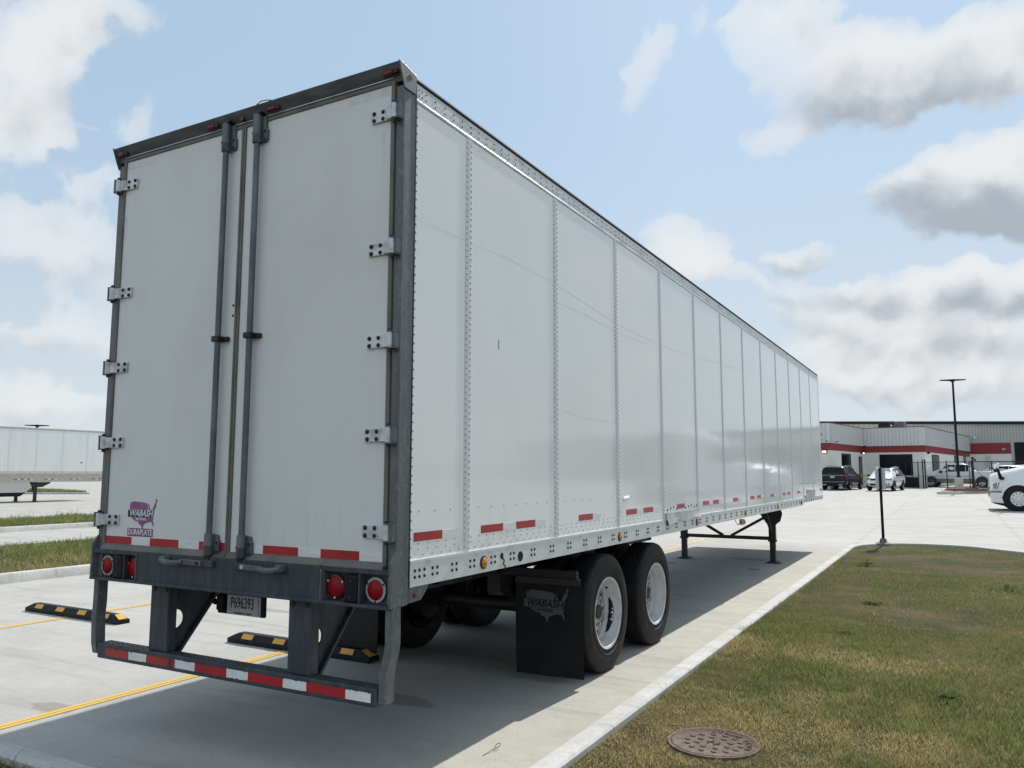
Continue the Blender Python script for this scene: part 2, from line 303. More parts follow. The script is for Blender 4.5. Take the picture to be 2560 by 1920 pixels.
M_RIB2 = mat('warehouse_rib', (0.33, 0.33, 0.315), 0.55)
M_RIVET = mat('painted_rivet', (0.46, 0.47, 0.48), 0.6, spec=0.2)
M_DRED = mat('shaded_red_lens', (0.13, 0.004, 0.010), 0.25)  # darker copy of the red lens, painting in the header's shadow
M_TORN = mat('dull_torn_aluminium', (0.40, 0.40, 0.385), 0.5, 0.1, var=(0.52, 0.52, 0.50), vscale=5)
M_RBASE = mat('dusty_rubber_base', (0.16, 0.155, 0.145), 0.8)
M_JOINT = mat('joint_strip', (0.74, 0.75, 0.765), 0.4)  # greyed towards lilac to paint in the shadows of the rivets
M_SRIV = mat('small_dull_rivet', (0.30, 0.31, 0.31), 0.6, spec=0.2)
M_HEAD = mat('header_steel', (0.11, 0.118, 0.13), 0.55, 0.1, var=(0.17, 0.18, 0.195), vscale=4.0, vstretch=(1, 4, 4), spec=0.3)
M_BAND = mat('red_band_panel', (0.27, 0.024, 0.032), 0.5, var=(0.23, 0.02, 0.026), vscale=1.0)
M_DARKTRIM = mat('dark_roof_trim', (0.022, 0.024, 0.027), 0.75, spec=0.12)
M_WIN = mat('dark_window_glass', (0.006, 0.007, 0.010), 0.12, spec=0.18)
M_LIT = mat('lit_wall_lamp', (1, 1, 1), 0.3, emit=(1.0, 0.97, 0.9), estr=3.0)
M_SIGN = mat('pale_sign_panel', (0.60, 0.62, 0.64), 0.5)
M_SIGNB = mat('bare_sign_back', (0.72, 0.74, 0.76), 0.45, 0.0)
M_YPIPE = mat('yellow_pipe_paint', (0.70, 0.50, 0.04), 0.45)
M_MULCH = mat('red_mulch', (0.20, 0.10, 0.06), 0.9, var=(0.30, 0.20, 0.14), vscale=30)
M_STAINL = mat('skirt_plastic', (0.55, 0.55, 0.53), 0.5)
M_FARRAIL = mat('weathered_aluminium_rail', (0.50, 0.47, 0.43), 0.4, 0.2, var=(0.38, 0.35, 0.32), vscale=1.5, vstretch=(1, 4, 6))

# ---------------------------------------------------------------- mesh builders
class MB:
    def __init__(s): s.v = []; s.f = []
    def add(s, vs, fs):
        o = len(s.v); s.v += [tuple(map(float, q)) for q in vs]; s.f += [[i + o for i in q] for q in fs]; return s
    def box(s, x0, x1, y0, y1, z0, z1):
        return s.add([(x0, y0, z0), (x1, y0, z0), (x1, y1, z0), (x0, y1, z0), (x0, y0, z1), (x1, y0, z1), (x1, y1, z1), (x0, y1, z1)],
                     [(0, 3, 2, 1), (4, 5, 6, 7), (0, 1, 5, 4), (1, 2, 6, 5), (2, 3, 7, 6), (3, 0, 4, 7)])
    def prism(s, pts, ax, a, b):
        # pts: 2-D outline; ax = axis of extrusion
        def P(p, h): return (h, p[0], p[1]) if ax == 0 else ((p[0], h, p[1]) if ax == 1 else (p[0], p[1], h))
        n = len(pts)
        return s.add([P(p, a) for p in pts] + [P(p, b) for p in pts],
                     [list(range(n))[::-1], list(range(n, 2 * n))] + [(i, (i + 1) % n, n + (i + 1) % n, n + i) for i in range(n)])
    def tube(s, path, r, n=10, cap=True, sx=1.0):
        path = [Vector(p) for p in path]; rs = r if isinstance(r, (list, tuple)) else [r] * len(path)
        ring = []; last = None
        for i, p in enumerate(path):
            d = (path[min(i + 1, len(path) - 1)] - path[max(i - 1, 0)]).normalized()
            up = Vector((0, 0, 1)) if abs(d.z) < 0.95 else Vector((0, 1, 0))
            a = d.cross(up).normalized()
            if last is not None and a.dot(last) < 0: a = -a
            last = a; b = d.cross(a)
            ring.append([p + (a * math.cos(t) * sx + b * math.sin(t)) * rs[i] for t in [2 * math.pi * k / n for k in range(n)]])
        vs = [q for rg in ring for q in rg]; fs = []
        for i in range(len(path) - 1):
            for k in range(n): fs.append((i * n + k, i * n + (k + 1) % n, (i + 1) * n + (k + 1) % n, (i + 1) * n + k))
        if cap: fs += [list(range(n))[::-1], list(range((len(path) - 1) * n, len(path) * n))]
        return s.add(vs, fs)
    def bar(s, p, q, w, h, up=(0, 0, 1)):
        p = Vector(p); q = Vector(q); d = (q - p).normalized(); up = Vector(up)
        if abs(d.dot(up)) > 0.97: up = Vector((0, 1, 0))
        a = d.cross(up).normalized() * w / 2; b = a.cross(d).normalized() * h / 2
        vs = [p - a - b, p + a - b, p + a + b, p - a + b, q - a - b, q + a - b, q + a + b, q - a + b]
        return s.add(vs, [(0, 1, 2, 3), (7, 6, 5, 4), (0, 4, 5, 1), (1, 5, 6, 2), (2, 6, 7, 3), (3, 7, 4, 0)])
    def lathe(s, prof, c, ax, n=32, a0=0.0, a1=2 * math.pi):
        # prof: (offset along axis, radius)
        full = abs(a1 - a0 - 2 * math.pi) < 1e-6; m = n if full else n + 1
        vs = []
        for k in range(m):
            t = a0 + (a1 - a0) * k / n; u, w = math.cos(t), math.sin(t)
            for (h, r) in prof:
                vs.append((c[0] + h, c[1] + r * u, c[2] + r * w) if ax == 0 else ((c[0] + r * u, c[1] + h, c[2] + r * w) if ax == 1 else (c[0] + r * u, c[1] + r * w, c[2] + h)))
        L = len(prof); fs = []
        for k in range(n):
            k2 = (k + 1) % m
            for j in range(L - 1): fs.append((k * L + j, k * L + j + 1, k2 * L + j + 1, k2 * L + j))
        return s.add(vs, fs)
    def disc(s, c, ax, r, h, n=16):
        return s.lathe([(0, 0.0), (0, r), (h, r), (h, 0.0)], c, ax, n)
    def mesh(s, name, m=None, smooth=None):
        me = bpy.data.meshes.new(name); me.from_pydata(s.v, [], s.f)
        bm = bmesh.new(); bm.from_mesh(me); bmesh.ops.remove_doubles(bm, verts=bm.verts, dist=1e-6)
        bmesh.ops.recalc_face_normals(bm, faces=bm.faces); bm.to_mesh(me); bm.free()
        if m: me.materials.append(m)
        if smooth is not None:
            me.polygons.foreach_set('use_smooth', [True] * len(me.polygons))
            if smooth < 180: me.set_sharp_from_angle(angle=R(smooth))
        return me
    def build(s, name, m, parent=None, smooth=None, bevel=0.0, loc=None, label=None, kind=None):
        o = bpy.data.objects.new(name, s.mesh(name, m, smooth)); col.objects.link(o)
        if parent: o.parent = parent
        if loc: o.location = loc
        if bevel:
            b = o.modifiers.new('bevel', 'BEVEL'); b.width = bevel; b.segments = 2; b.limit_method = 'ANGLE'; b.angle_limit = R(40)
        if label: o['label'] = label
        if kind: o['kind'] = kind
        return o
def inst(src, name, parent, loc=(0, 0, 0), rot=(0, 0, 0)):
    o = bpy.data.objects.new(name, src.data); col.objects.link(o); o.parent = parent; o.location = loc; o.rotation_euler = rot
    for md in src.modifiers:
        if md.type == 'BEVEL':
            b = o.modifiers.new('bevel', 'BEVEL'); b.width = md.width; b.segments = md.segments; b.limit_method = md.limit_method; b.angle_limit = md.angle_limit
    return o
def tag(o, label, cat, group=None):
    o['label'] = label; o['category'] = cat
    if group: o['group'] = group
    return o
def empty(name, label, cat, loc=(0, 0, 0), rz=0.0, group=None):
    o = bpy.data.objects.new(name, None); col.objects.link(o); o.location = loc; o.rotation_euler = (0, 0, rz); o.empty_display_size = 0.2
    return tag(o, label, cat, group)
def text(body, name, m, parent, loc, rot, size, shear=0.0, bold=0.0, sx=1.0, depth=0.0006, align='CENTER', spacing=1.0):
    cu = bpy.data.curves.new('lettering', 'FONT'); cu.body = body; cu.size = size; cu.shear = shear; cu.offset = bold
    cu.align_x = align; cu.align_y = 'CENTER'; cu.extrude = depth; cu.space_character = spacing; cu.resolution_u = 3
    t = bpy.data.objects.new('lettering', cu); col.objects.link(t)
    dg = bpy.context.evaluated_depsgraph_get()
    me = bpy.data.meshes.new_from_object(t.evaluated_get(dg)); bpy.data.objects.remove(t); bpy.data.curves.remove(cu)
    me.materials.clear(); me.materials.append(m)
    o = bpy.data.objects.new(name, me); col.objects.link(o); o.parent = parent; o.location = loc; o.rotation_euler = rot; o.scale = (sx, 1, 1)
    return o
REAR = (R(90), 0, 0)      # lettering readable from behind the trailer (-Y side)

def smooth01(a, b, x):
    t = np.clip((x - a) / (b - a), 0, 1); return t * t * (3 - 2 * t)
def hg(X, Y):
    # the lot rises gently beyond the front of the trailer
    X = np.asarray(X, float); Y = np.asarray(Y, float); y = np.maximum(Y - 12, 0)
    return 0.0088 * (y - 4 * (1 - np.exp(-y / 4))) * smooth01(-28, -12, X) * 1.0
def H(x, y): return float(hg(x, y))

# ---------------------------------------------------------------- the ground
def grid_sheet(name, xs, ys, off, m, kind='structure'):
    xs = np.array(xs); ys = np.array(ys); XX, YY = np.meshgrid(xs, ys, indexing='ij')
    ZZ = hg(XX, YY) + off
    v = np.stack([XX, YY, ZZ], -1).reshape(-1, 3); n = len(ys)
    f = [(i * n + j, (i + 1) * n + j, (i + 1) * n + j + 1, i * n + j + 1) for i in range(len(xs) - 1) for j in range(n - 1)]
    me = bpy.data.meshes.new(name); me.from_pydata(v.tolist(), [], f); me.materials.append(m)
    me.polygons.foreach_set('use_smooth', [True] * len(me.polygons))
    o = bpy.data.objects.new(name, me); col.objects.link(o); o['kind'] = kind
    return o
def fine(a, b, step): return list(np.arange(a, b + 1e-6, step))
M_FIELD = mat('far_field', (0.10, 0.11, 0.05), 0.95, var=(0.16, 0.14, 0.08), vscale=0.05, spec=0.1)
grid_sheet('field', [-3000, -400, -150, 150, 400, 3000], [-3000, -400, -120, 10, 130, 400, 3000], -0.35, M_FIELD)
grid_sheet('ground', [-150, -90] + fine(-60, 60, 4) + [90, 150], [-120, -60, -20] + fine(-8, 130, 3), 0.0, M_CONC)
grid_sheet('gutter', [1.05, 1.86], fine(-0.66, 15, 0.58), 0.004, M_GUT)

def kerb_run(name, path, w=0.15, h=0.15, m=M_KERB, joint=3.0):
    # extruded kerb: rounded road edge; path is the road-side line, kerb lies to its left
    P = [Vector((p[0], p[1])) for p in path]; mb = MB()
    prof = [(0.0, -0.05), (0.012, h - 0.03), (0.03, h - 0.004), (0.05, h), (w - 0.012, h), (w, h - 0.012), (w, -0.25)]
    rows = []
    for i, p in enumerate(P):
        d = (P[min(i + 1, len(P) - 1)] - P[max(i - 1, 0)]).normalized(); nrm = Vector((-d.y, d.x))
        rows.append([(p.x + nrm.x * a, p.y + nrm.y * a, H(p.x, p.y) + b) for a, b in prof])
    L = len(prof); vs = [q for r_ in rows for q in r_]; fs = []
    for i in range(len(P) - 1):
        for j in range(L - 1): fs.append((i * L + j, i * L + j + 1, (i + 1) * L + j + 1, (i + 1) * L + j))
    fs += [list(range(L)), list(range((len(P) - 1) * L, len(P) * L))[::-1]]
    mb.add(vs, fs); return mb.build(name, m, smooth=40, kind='structure')
def lin(a, b, n): return [(a[0] + (b[0] - a[0]) * i / n, a[1] + (b[1] - a[1]) * i / n) for i in range(n + 1)]
def arc(cx, cy, r, a0, a1, n=10): return [(cx + r * math.cos(R(a0 + (a1 - a0) * i / n)), cy + r * math.sin(R(a0 + (a1 - a0) * i / n))) for i in range(n + 1)]
# lot kerb: comes along the back of the stall (from the left), turns up the right side, rounds the far end of the lawn
KX, KY = 1.865, -0.655
NC = (KX + 1.6, 15.0)
kpath = lin((12.6, 8.13), (4.596, 16.131), 8)[:-1] + arc(NC[0], NC[1], 1.6, 45, 180, 16) + lin((KX, 15.0), (KX, KY + 1.0), 30)[1:] + arc(KX - 1.0, KY + 1.0, 1.0, 0, -90, 8)[1:] + lin((KX - 1.0, KY), (-8.5, KY), 12)[1:]
kerb_run('kerb', kpath, w=0.165, h=0.15)
for i, (a, b) in enumerate(((-8.85, -14.1), (-19.75, -24.1))):
    kerb_run('kerb', lin((a, -30), (a, 60), 30), w=0.16)
    kerb_run('kerb', lin((b, 60), (b, -30), 30), w=0.16)
    MB().box(b + 0.15, a - 0.15, -30, 60, -0.05, 0.125).build('lawn', M_LAWN, kind='structure')
FI = [(-56.0, 35.5), (-58.6, 37.2), (-70.0, 40.2), (-78, 38), (-66, 29.2)]
MB().prism(FI, 2, -0.05, 0.15).build('kerb', M_KERB, bevel=0.03, kind='structure')
cx_, cy_ = sum(p[0] for p in FI) / 5, sum(p[1] for p in FI) / 5
MB().prism([(cx_ + (p[0] - cx_) * 0.95, cy_ + (p[1] - cy_) * 0.9) for p in FI], 2, 0.1, 0.158).build('lawn', M_LAWN, kind='structure')

# lawn to the right of the stall and behind it
def lawn_z(x, y): return 0.105 + 0.02 * math.sin(x * 1.3 + y) * 0.5 + H(x, y)
wi = 0.15
inner = []
for i, p in enumerate(kpath):
    q0 = Vector(kpath[max(i - 1, 0)]); q1 = Vector(kpath[min(i + 1, len(kpath) - 1)]); d = (q1 - q0).normalized()
    inner.append((p[0] - d.y * wi, p[1] + d.x * wi))
ring = inner + [(-40, inner[-1][1]), (-40, -30), (40, -30), (40, inner[0][1] - 27)]
from mathutils.geometry import tessellate_polygon
tri = tessellate_polygon([[Vector((p[0], p[1], 0)) for p in ring]])
me = bpy.data.meshes.new('lawn'); me.from_pydata([(p[0], p[1], 0.105 + H(*p)) for p in ring], [], [list(t_) for t_ in tri]); me.materials.append(M_LAWN)
lo = bpy.data.objects.new('lawn', me); col.objects.link(lo); lo['kind'] = 'structure'

# painted stall lines: two strokes either side of the saw-cut joint
for x, y0, y1 in ((-1.722, -0.64, 17.2), (-5.272, -0.64, 17.2)):
    for s in (-1, 1):
        a, b = (x - 0.050, x - 0.004) if s < 0 else (x + 0.004, x + 0.050)
        mb = MB()
        for k in range(12):
            ya, yb = y0 + (y1 - y0) * k / 12, y0 + (y1 - y0) * (k + 1) / 12
            mb.add([(a, ya, H(a, ya) + 0.004), (b, ya, H(b, ya) + 0.004), (b, yb, H(b, yb) + 0.004), (a, yb, H(a, yb) + 0.004)], [(0, 1, 2, 3)])
        mb.build('painted_line', M_YEL, kind='structure')

# ---------------------------------------------------------------- grass (thousands of mown blades)
def vnoise(x, y, s, seed):
    g = np.random.default_rng(seed).random((256, 256)); x = x * s + 60.3; y = y * s + 60.7
    xi = np.floor(x).astype(int); yi = np.floor(y).astype(int); fx = x - xi; fy = y - yi
    fx = fx * fx * (3 - 2 * fx); fy = fy * fy * (3 - 2 * fy)
    G = lambda a, b: g[a % 256, b % 256]
    return (G(xi, yi) * (1 - fx) + G(xi + 1, yi) * fx) * (1 - fy) + (G(xi, yi + 1) * (1 - fx) + G(xi + 1, yi + 1) * fx) * fy
def dryness(x, y):
    d = 0.34 * vnoise(x, y, 0.8, 1) + 0.30 * vnoise(x, y, 2.3, 2) + 0.22 * vnoise(x, y, 6.0, 3) + 0.14 * vnoise(x, y, 14.0, 4)
    d = d + 0.30 * np.exp(-(((x - 2.5) / 0.9) ** 2 + ((y - 1.2) / 0.7) ** 2)) + 0.22 * np.exp(-(((x - 3.2) / 1.1) ** 2 + ((y - 2.2) / 0.7) ** 2))
    return smooth01(0.38, 0.86, d - 0.06 * smooth01(3.0, 7.0, y) + 0.09 * smooth01(3.0, 0.8, y) + 0.07 * smooth01(2.7, 2.1, x) * smooth01(9.0, 4.0, y))
def grass(name, x, y, z0, hmin, hmax, wd, label, dryk=1.0):
    n = len(x); dr = np.clip(dryness(x, y) * dryk + rng.normal(0, 0.22, n), 0, 1)
    ht = (hmin + (hmax - hmin) * rng.random(n)) * (1.05 - 0.45 * dr) * (0.55 + 0.55 * vnoise(x, y, 1.5, 9) + 0.75 * vnoise(x, y, 9.0, 10) ** 2)
    tall = rng.random(n) < 0.02; ht = np.where(tall, ht * 2.2, ht)
    an = rng.random(n) * 2 * np.pi; lean = ht * (0.25 + 0.75 * rng.random(n)); la = rng.random(n) * 2 * np.pi
    wx, wy = np.cos(an) * wd / 2, np.sin(an) * wd / 2; lx, ly = np.cos(la) * lean, np.sin(la) * lean
    V = np.zeros((n, 5, 3))
    V[:, 0] = np.stack([x - wx, y - wy, z0], -1); V[:, 1] = np.stack([x + wx, y + wy, z0], -1)
    V[:, 2] = np.stack([x + wx * .8 + lx * .35, y + wy * .8 + ly * .35, z0 + ht * .6], -1)
    V[:, 3] = np.stack([x - wx * .8 + lx * .35, y - wy * .8 + ly * .35, z0 + ht * .6], -1)
    V[:, 4] = np.stack([x + lx, y + ly, z0 + ht], -1)
    base = np.arange(n)[:, None] * 5
    loops = np.concatenate([base + np.array([0, 1, 2, 3]), base + np.array([3, 2, 4])], 1).reshape(-1)
    me = bpy.data.meshes.new(name); me.vertices.add(n * 5); me.vertices.foreach_set('co', V.reshape(-1))
    me.loops.add(n * 7); me.loops.foreach_set('vertex_index', loops.astype(np.int32))
    me.polygons.add(n * 2); st = (np.arange(n)[:, None] * 7 + np.array([0, 4])).reshape(-1)
    me.polygons.foreach_set('loop_start', st.astype(np.int32))
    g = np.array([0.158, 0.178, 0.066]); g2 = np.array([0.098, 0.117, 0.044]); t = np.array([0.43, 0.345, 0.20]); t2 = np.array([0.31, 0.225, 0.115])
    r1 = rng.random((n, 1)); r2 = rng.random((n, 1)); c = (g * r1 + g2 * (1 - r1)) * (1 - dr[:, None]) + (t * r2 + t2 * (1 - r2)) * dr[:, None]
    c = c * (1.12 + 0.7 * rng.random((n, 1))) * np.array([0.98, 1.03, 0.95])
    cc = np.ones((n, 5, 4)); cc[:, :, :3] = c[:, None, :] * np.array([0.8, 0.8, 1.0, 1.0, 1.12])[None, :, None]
    me.update(calc_edges=True); me.validate()
    at = me.attributes.new('tint', 'FLOAT_COLOR', 'POINT'); at.data.foreach_set('color', cc.reshape(-1).astype(np.float32))
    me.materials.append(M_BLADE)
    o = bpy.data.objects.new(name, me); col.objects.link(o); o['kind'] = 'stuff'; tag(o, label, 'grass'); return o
def scatter(n, x0, x1, y0, y1): return x0 + (x1 - x0) * rng.random(n), y0 + (y1 - y0) * rng.random(n)
MHX, MHY = 2.615, 1.37
XS = []; YS = []
for (n, a, b, c, d) in ((135000, 2.0, 6.5, -0.6, 2.6), (105000, 2.0, 7.5, 2.6, 6.0), (75000, 2.0, 9.5, 6.0, 11.0), (44000, 2.0, 10.5, 11.0, 17.2), (14000, 6.5, 12, -2, 9), (3500, 2.03, 2.12, -0.4, 15.0)):
    x, y = scatter(n, a, b, c, d); XS.append(x); YS.append(y)
x = np.concatenate(XS); y = np.concatenate(YS)
bare = vnoise(x, y, 1.7, 21) * 0.6 + vnoise(x, y, 5.0, 22) * 0.4
keep = (np.hypot(x - MHX, y - MHY) > 0.255 + 0.02 * vnoise(x, y, 20.0, 31)) & (bare < 0.74 + 0.2 * rng.random(len(x)))
far = (y > 15.0 - 0.0) & ((np.hypot(x - NC[0], y - NC[1]) > 1.42) & (x < 4.5)) 
keep &= ~far & (x + y < 20.45)
x, y = x[keep], y[keep]
z = 0.10 + 0.01 * np.sin(x * 1.3 + y) + hg(x, y)
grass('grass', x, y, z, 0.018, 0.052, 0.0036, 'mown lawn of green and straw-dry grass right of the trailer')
x, y = scatter(26000, -4.2, 1.5, -2.6, KY - 0.14)
grass('grass', x, y, np.full(len(x), 0.10), 0.03, 0.075, 0.0045, 'grass behind the kerb in the lower left corner', 0.7)
x, y = scatter(34000, -13.9, -9.05, 0.5, 12)
grass('grass', x, y, np.full(len(x), 0.12), 0.05, 0.10, 0.010, 'grass on the nearer kerbed island left of the trailer', 0.75)
x, y = scatter(26000, -23.9, -19.95, 5, 20)
grass('grass', x, y, np.full(len(x), 0.12), 0.06, 0.14, 0.016, 'grass on the second kerbed island farther left', 0.75)
x, y = scatter(6000, -71, -57.5, 34, 39.5)
k = (y > 33.6 + (x + 57) * -0.25) & (y < 36.7 + (-58.5 - x) * 0.27) 
grass('grass', x[k], y[k], np.full(int(k.sum()), 0.155), 0.08, 0.16, 0.03, 'grass on the far kerbed island under the parked trailer', 0.6)

# broad-leaved weeds in the lawn
def weed(x, y, s, nl, label, tall=False):
    mb = MB(); r_ = random.Random(int(x * 1000 + y * 77))
    for i in range(nl):
        a = i * 2.4 + r_.random(); L = s * (0.6 + 0.5 * r_.random()); w = L * (0.13 if tall else 0.2); up = (0.9 if tall else 0.45) * (0.5 + r_.random())
        d = Vector((math.cos(a), math.sin(a), 0)); n = Vector((-d.y, d.x, 0)); z0 = L * 0.05
        p = [d * L * t + Vector((0, 0, z0 + up * L * (t - 0.62 * t * t))) for t in (0.0, 0.35, 0.7, 1.0)]
        ww = (0.25, 1.0, 0.85, 0.0)
        vs = []
        for q, k in zip(p, ww): vs += [q - n * w * k, q + Vector((0, 0, -w * 0.3 * k)), q + n * w * k]
        mb.add(vs, [(0, 1, 4, 3), (1, 2, 5, 4), (3, 4, 7, 6), (4, 5, 8, 7), (6, 7, 10, 9), (7, 8, 11, 10)])
    o = mb.build('weed', M_WEED, smooth=180, loc=(x, y, 0.11 + H(x, y)))
    return tag(o, label, 'weed', 'weeds in the lawn')
weed(3.83, 3.12, 0.15, 18, 'tallest dark green weed clump right of the manhole cover', True)
weed(4.75, 2.15, 0.10, 12, 'small green weed low in the lawn right of the tall clump')
weed(5.2, 5.2, 0.12, 14, 'dark weed clump in the middle of the lawn', True)
weed(4.55, 9.6, 0.14, 14, 'weed clump in the lawn beyond the middle one', True)
weed(2.55, 11.8, 0.2, 14, 'weed clump beside the kerb near the landing legs', True)
weed(3.0, 7.4, 0.14, 14, 'low weed near the kerb level with the front axle')
weed(6.4, 13.0, 0.22, 16, 'spreading grey-green weed near the far edge of the lawn')
weed(7.6, 13.2, 0.2, 14, 'spreading weed at the right edge of the far lawn')
weed(2.9, 5.3, 0.11, 10, 'pale weed halfway between kerb and lawn middle')

# manhole cover
mh = empty('manhole_cover', 'rusty round storm sewer cover set in the dry grass', 'manhole cover', (MHX, MHY + 0.05, 0.1075), R(-24))
mh.scale = (0.87, 0.87, 1.0)
MB().lathe([(-0.06, 0.0), (-0.06, 0.285), (0.004, 0.285), (0.008, 0.278), (0.004, 0.270), (0.0, 0.262), (0.0, 0.0)], (0, 0, 0), 2, 48).build('lid', M_CAST, mh, smooth=30)
MB().lathe([(-0.06, 0.288), (0.006, 0.288), (0.008, 0.31), (-0.06, 0.315)], (0, 0, 0), 2, 48).build('frame_ring', M_CAST, mh, smooth=30)
pm = None
for r0, n in ((0.075, 0), (0.11, 8), (0.18, 14)):
    for k in range(n):
        a = 2 * math.pi * k / n
        if pm is None:
            pm = MB().prism([(-0.019, -0.007), (-0.012, -0.012), (0.012, -0.012), (0.019, -0.007), (0.019, 0.007), (0.012, 0.012), (-0.012, 0.012), (-0.019, 0.007)], 2, 0, 0.006).build('raised_pad', M_CAST, mh, bevel=0.002, loc=(r0 * math.cos(a), r0 * math.sin(a), 0))
        else: inst(pm, 'raised_pad', mh, (r0 * math.cos(a), r0 * math.sin(a), 0), (0, 0, 0))
MB().box(-0.05, 0.05, -0.004, 0.004, 0, 0.006).box(-0.03, -0.022, -0.035, 0.035, 0, 0.0065).box(0.022, 0.03, -0.035, 0.035, 0, 0.0065).build('centre_mark', M_CAST, mh, bevel=0.001)
for word, a0 in (('STORM', 102), ('SEWER', 58)):
    pass
for i, ch in enumerate('STORM'):
    a = R(128 - i * 11); text(ch, 'letter', M_CAST, mh, (0.232 * math.cos(a), 0.232 * math.sin(a), 0.003), (0, 0, a - math.pi / 2), 0.048, bold=0.001, depth=0.003)
for i, ch in enumerate('SEWER'):
    a = R(62 - i * 11); text(ch, 'letter', M_CAST, mh, (0.232 * math.cos(a), 0.232 * math.sin(a), 0.003), (0, 0, a - math.pi / 2), 0.048, bold=0.001, depth=0.003)

# bent wire lying on the gutter
wp = [(1.375, 0.83, 0.006), (1.387, 0.90, 0.014), (1.396, 0.955, 0.020)] + [(1.392 + 0.013 * math.cos(t), 0.978 + 0.022 * math.sin(t), 0.024 + 0.008 * math.sin(t)) for t in np.linspace(-1.6, 4.6, 14)]
tag(MB().tube(wp, 0.002, 6).build('bent_wire', M_IRON, smooth=60), 'thin looped wire lying on the concrete gutter by the kerb', 'wire')

# rubber wheel stops
def wheel_stop(x, y, label):
    t = empty('wheel_stop', label, 'wheel stop', (x, y, 0), R(-0.6), 'rubber wheel stops')
    L, D, Hh = 1.83, 0.15, 0.10
    def sec(k, e): return None
    pr = [(-D / 2, 0), (-D / 2, 0.045), (-0.035, Hh), (0.035, Hh), (D / 2, 0.045), (D / 2, 0)]
    mb = MB(); rows = [(-L / 2, 0.48, 1.0), (-L / 2 + 0.005, 0.5, 1.0), (-L / 2 + 0.13, 1.0, 1.0), (L / 2 - 0.13, 1.0, 1.0), (L / 2 - 0.005, 0.5, 1.0), (L / 2, 0.48, 1.0)]
    vs = []
    for (xx, zk, _) in rows: vs += [(xx, a, min(b, b if b <= 0.045 else 0.045 + (b - 0.045) * max(0, (zk - 0.5) * 2)) if b > 0 else 0.002) for a, b in pr]
    n = len(pr); fs = []
    for i in range(len(rows) - 1):
        for j in range(n): fs.append((i * n + j, i * n + (j + 1) % n, (i + 1) * n + (j + 1) % n, (i + 1) * n + j))
    fs += [list(range(n))[::-1], list(range((len(rows) - 1) * n, len(rows) * n))]
    mb.add(vs, fs).build('body', M_BLACK, t, smooth=25)
    for k in range(4):
        xx = -L / 2 + 0.27 + k * 0.43
        for sd in (-1, 1):
            q = [(xx - 0.075, sd * 0.0715, 0.0512), (xx + 0.075, sd * 0.0715, 0.0512), (xx + 0.075, sd * 0.0405, 0.0955), (xx - 0.075, sd * 0.0405, 0.0955)]
            nn = Vector((0, sd * 0.81, 0.59)) * 0.002
            mb = MB(); mb.add([Vector(p) + nn * 0.2 for p in q] + [Vector(p) + nn * 1.6 for p in q], [(0, 1, 2, 3), (4, 5, 6, 7), (0, 1, 5, 4), (1, 2, 6, 5), (2, 3, 7, 6), (3, 0, 4, 7)])
            mb.build('yellow_panel', M_STOPY, t)
    for sd in (-1, 1):
        q = [Vector((sd * (L / 2 - 0.012), -0.052, 0.0515)), Vector((sd * (L / 2 - 0.012), 0.052, 0.0515)), Vector((sd * (L / 2 - 0.118), 0.034, 0.0965)), Vector((sd * (L / 2 - 0.118), -0.034, 0.0965))]
        nn = Vector((sd * 0.38, 0, 0.92)) * 0.003
        mb = MB(); mb.add([p + nn * 0.1 for p in q] + [p + nn * 1.2 for p in q], [(0, 1, 2, 3), (4, 5, 6, 7), (0, 1, 5, 4), (1, 2, 6, 5), (2, 3, 7, 6), (3, 0, 4, 7)])
        mb.build('yellow_end_panel', M_STOPY, t)
wheel_stop(-1.63, 2.40, 'black wheel stop with yellow panels behind the underride guard, partly under the trailer')
wheel_stop(-5.24, 2.44, 'black wheel stop with yellow panels in the empty stall left of the trailer')

# far sign post at the end of the lawn
sp = empty('sign_post', 'slim black post with a narrow sign seen from behind at the far lawn corner', 'sign post', (2.53, 16.1, 0.1 + H(2.53, 16.1)))
MB().box(-0.027, 0.027, -0.02, 0.02, 0.05, 1.72).box(-0.027, -0.016, 0.02, 0.045, 0.05, 1.72).box(0.016, 0.027, 0.02, 0.045, 0.05, 1.72).build('post', M_BLACK, sp, bevel=0.004)
MB().lathe([(0, 0.0), (0, 0.19), (0.05, 0.17), (0.09, 0.08), (0.16, 0.06), (0.16, 0.0)], (0, 0, 0), 2, 20).build('rubber_base', M_RBASE, sp, smooth=30)
mb = MB().box(-0.105, 0.105, 0.05, 0.053, 1.24, 1.70); mb.build('sign_plate', M_SIGNB, sp)

# ================================================================ the semi-trailer
TR = empty('semi_trailer', 'long white box trailer parked in the foreground with closed rear doors', 'trailer')
HX = 1.29; ZB, ZT = 1.215, 3.875; LEN = 16.15
SE = [0.754 + 1.2806 * i for i in range(12)]
edges = [0.165] + SE + [LEN]
for i in range(13):
    a, b = edges[i] + 0.002, edges[i + 1] - 0.002
    for s in (-1, 1):
        x0, x1 = (HX - 0.03, HX) if s > 0 else (-HX, -HX + 0.03)
        MB().box(x0, x1, a, b, 1.16, 3.95).build('side_panel', M_PANEL, TR)
jm = None
for y in SE:
    for s in (1, -1):
        if jm is None:
            jm = MB().prism([(-0.036, 0), (0.036, 0), (0.036, 0.003), (0.008, 0.0035), (0.006, 0.006), (-0.006, 0.006), (-0.008, 0.0035), (-0.036, 0.003)], 2, 1.218, 3.872)
            v = [(HX + q[1], q[0], q[2]) for q in jm.v]; jm.v = v
            jm = jm.build('panel_joint', M_JOINT, TR, loc=(0, y, 0))
        else:
            inst(jm, 'panel_joint', TR, (0, y, 0), (0, 0, 0) if s > 0 else (0, 0, math.pi))
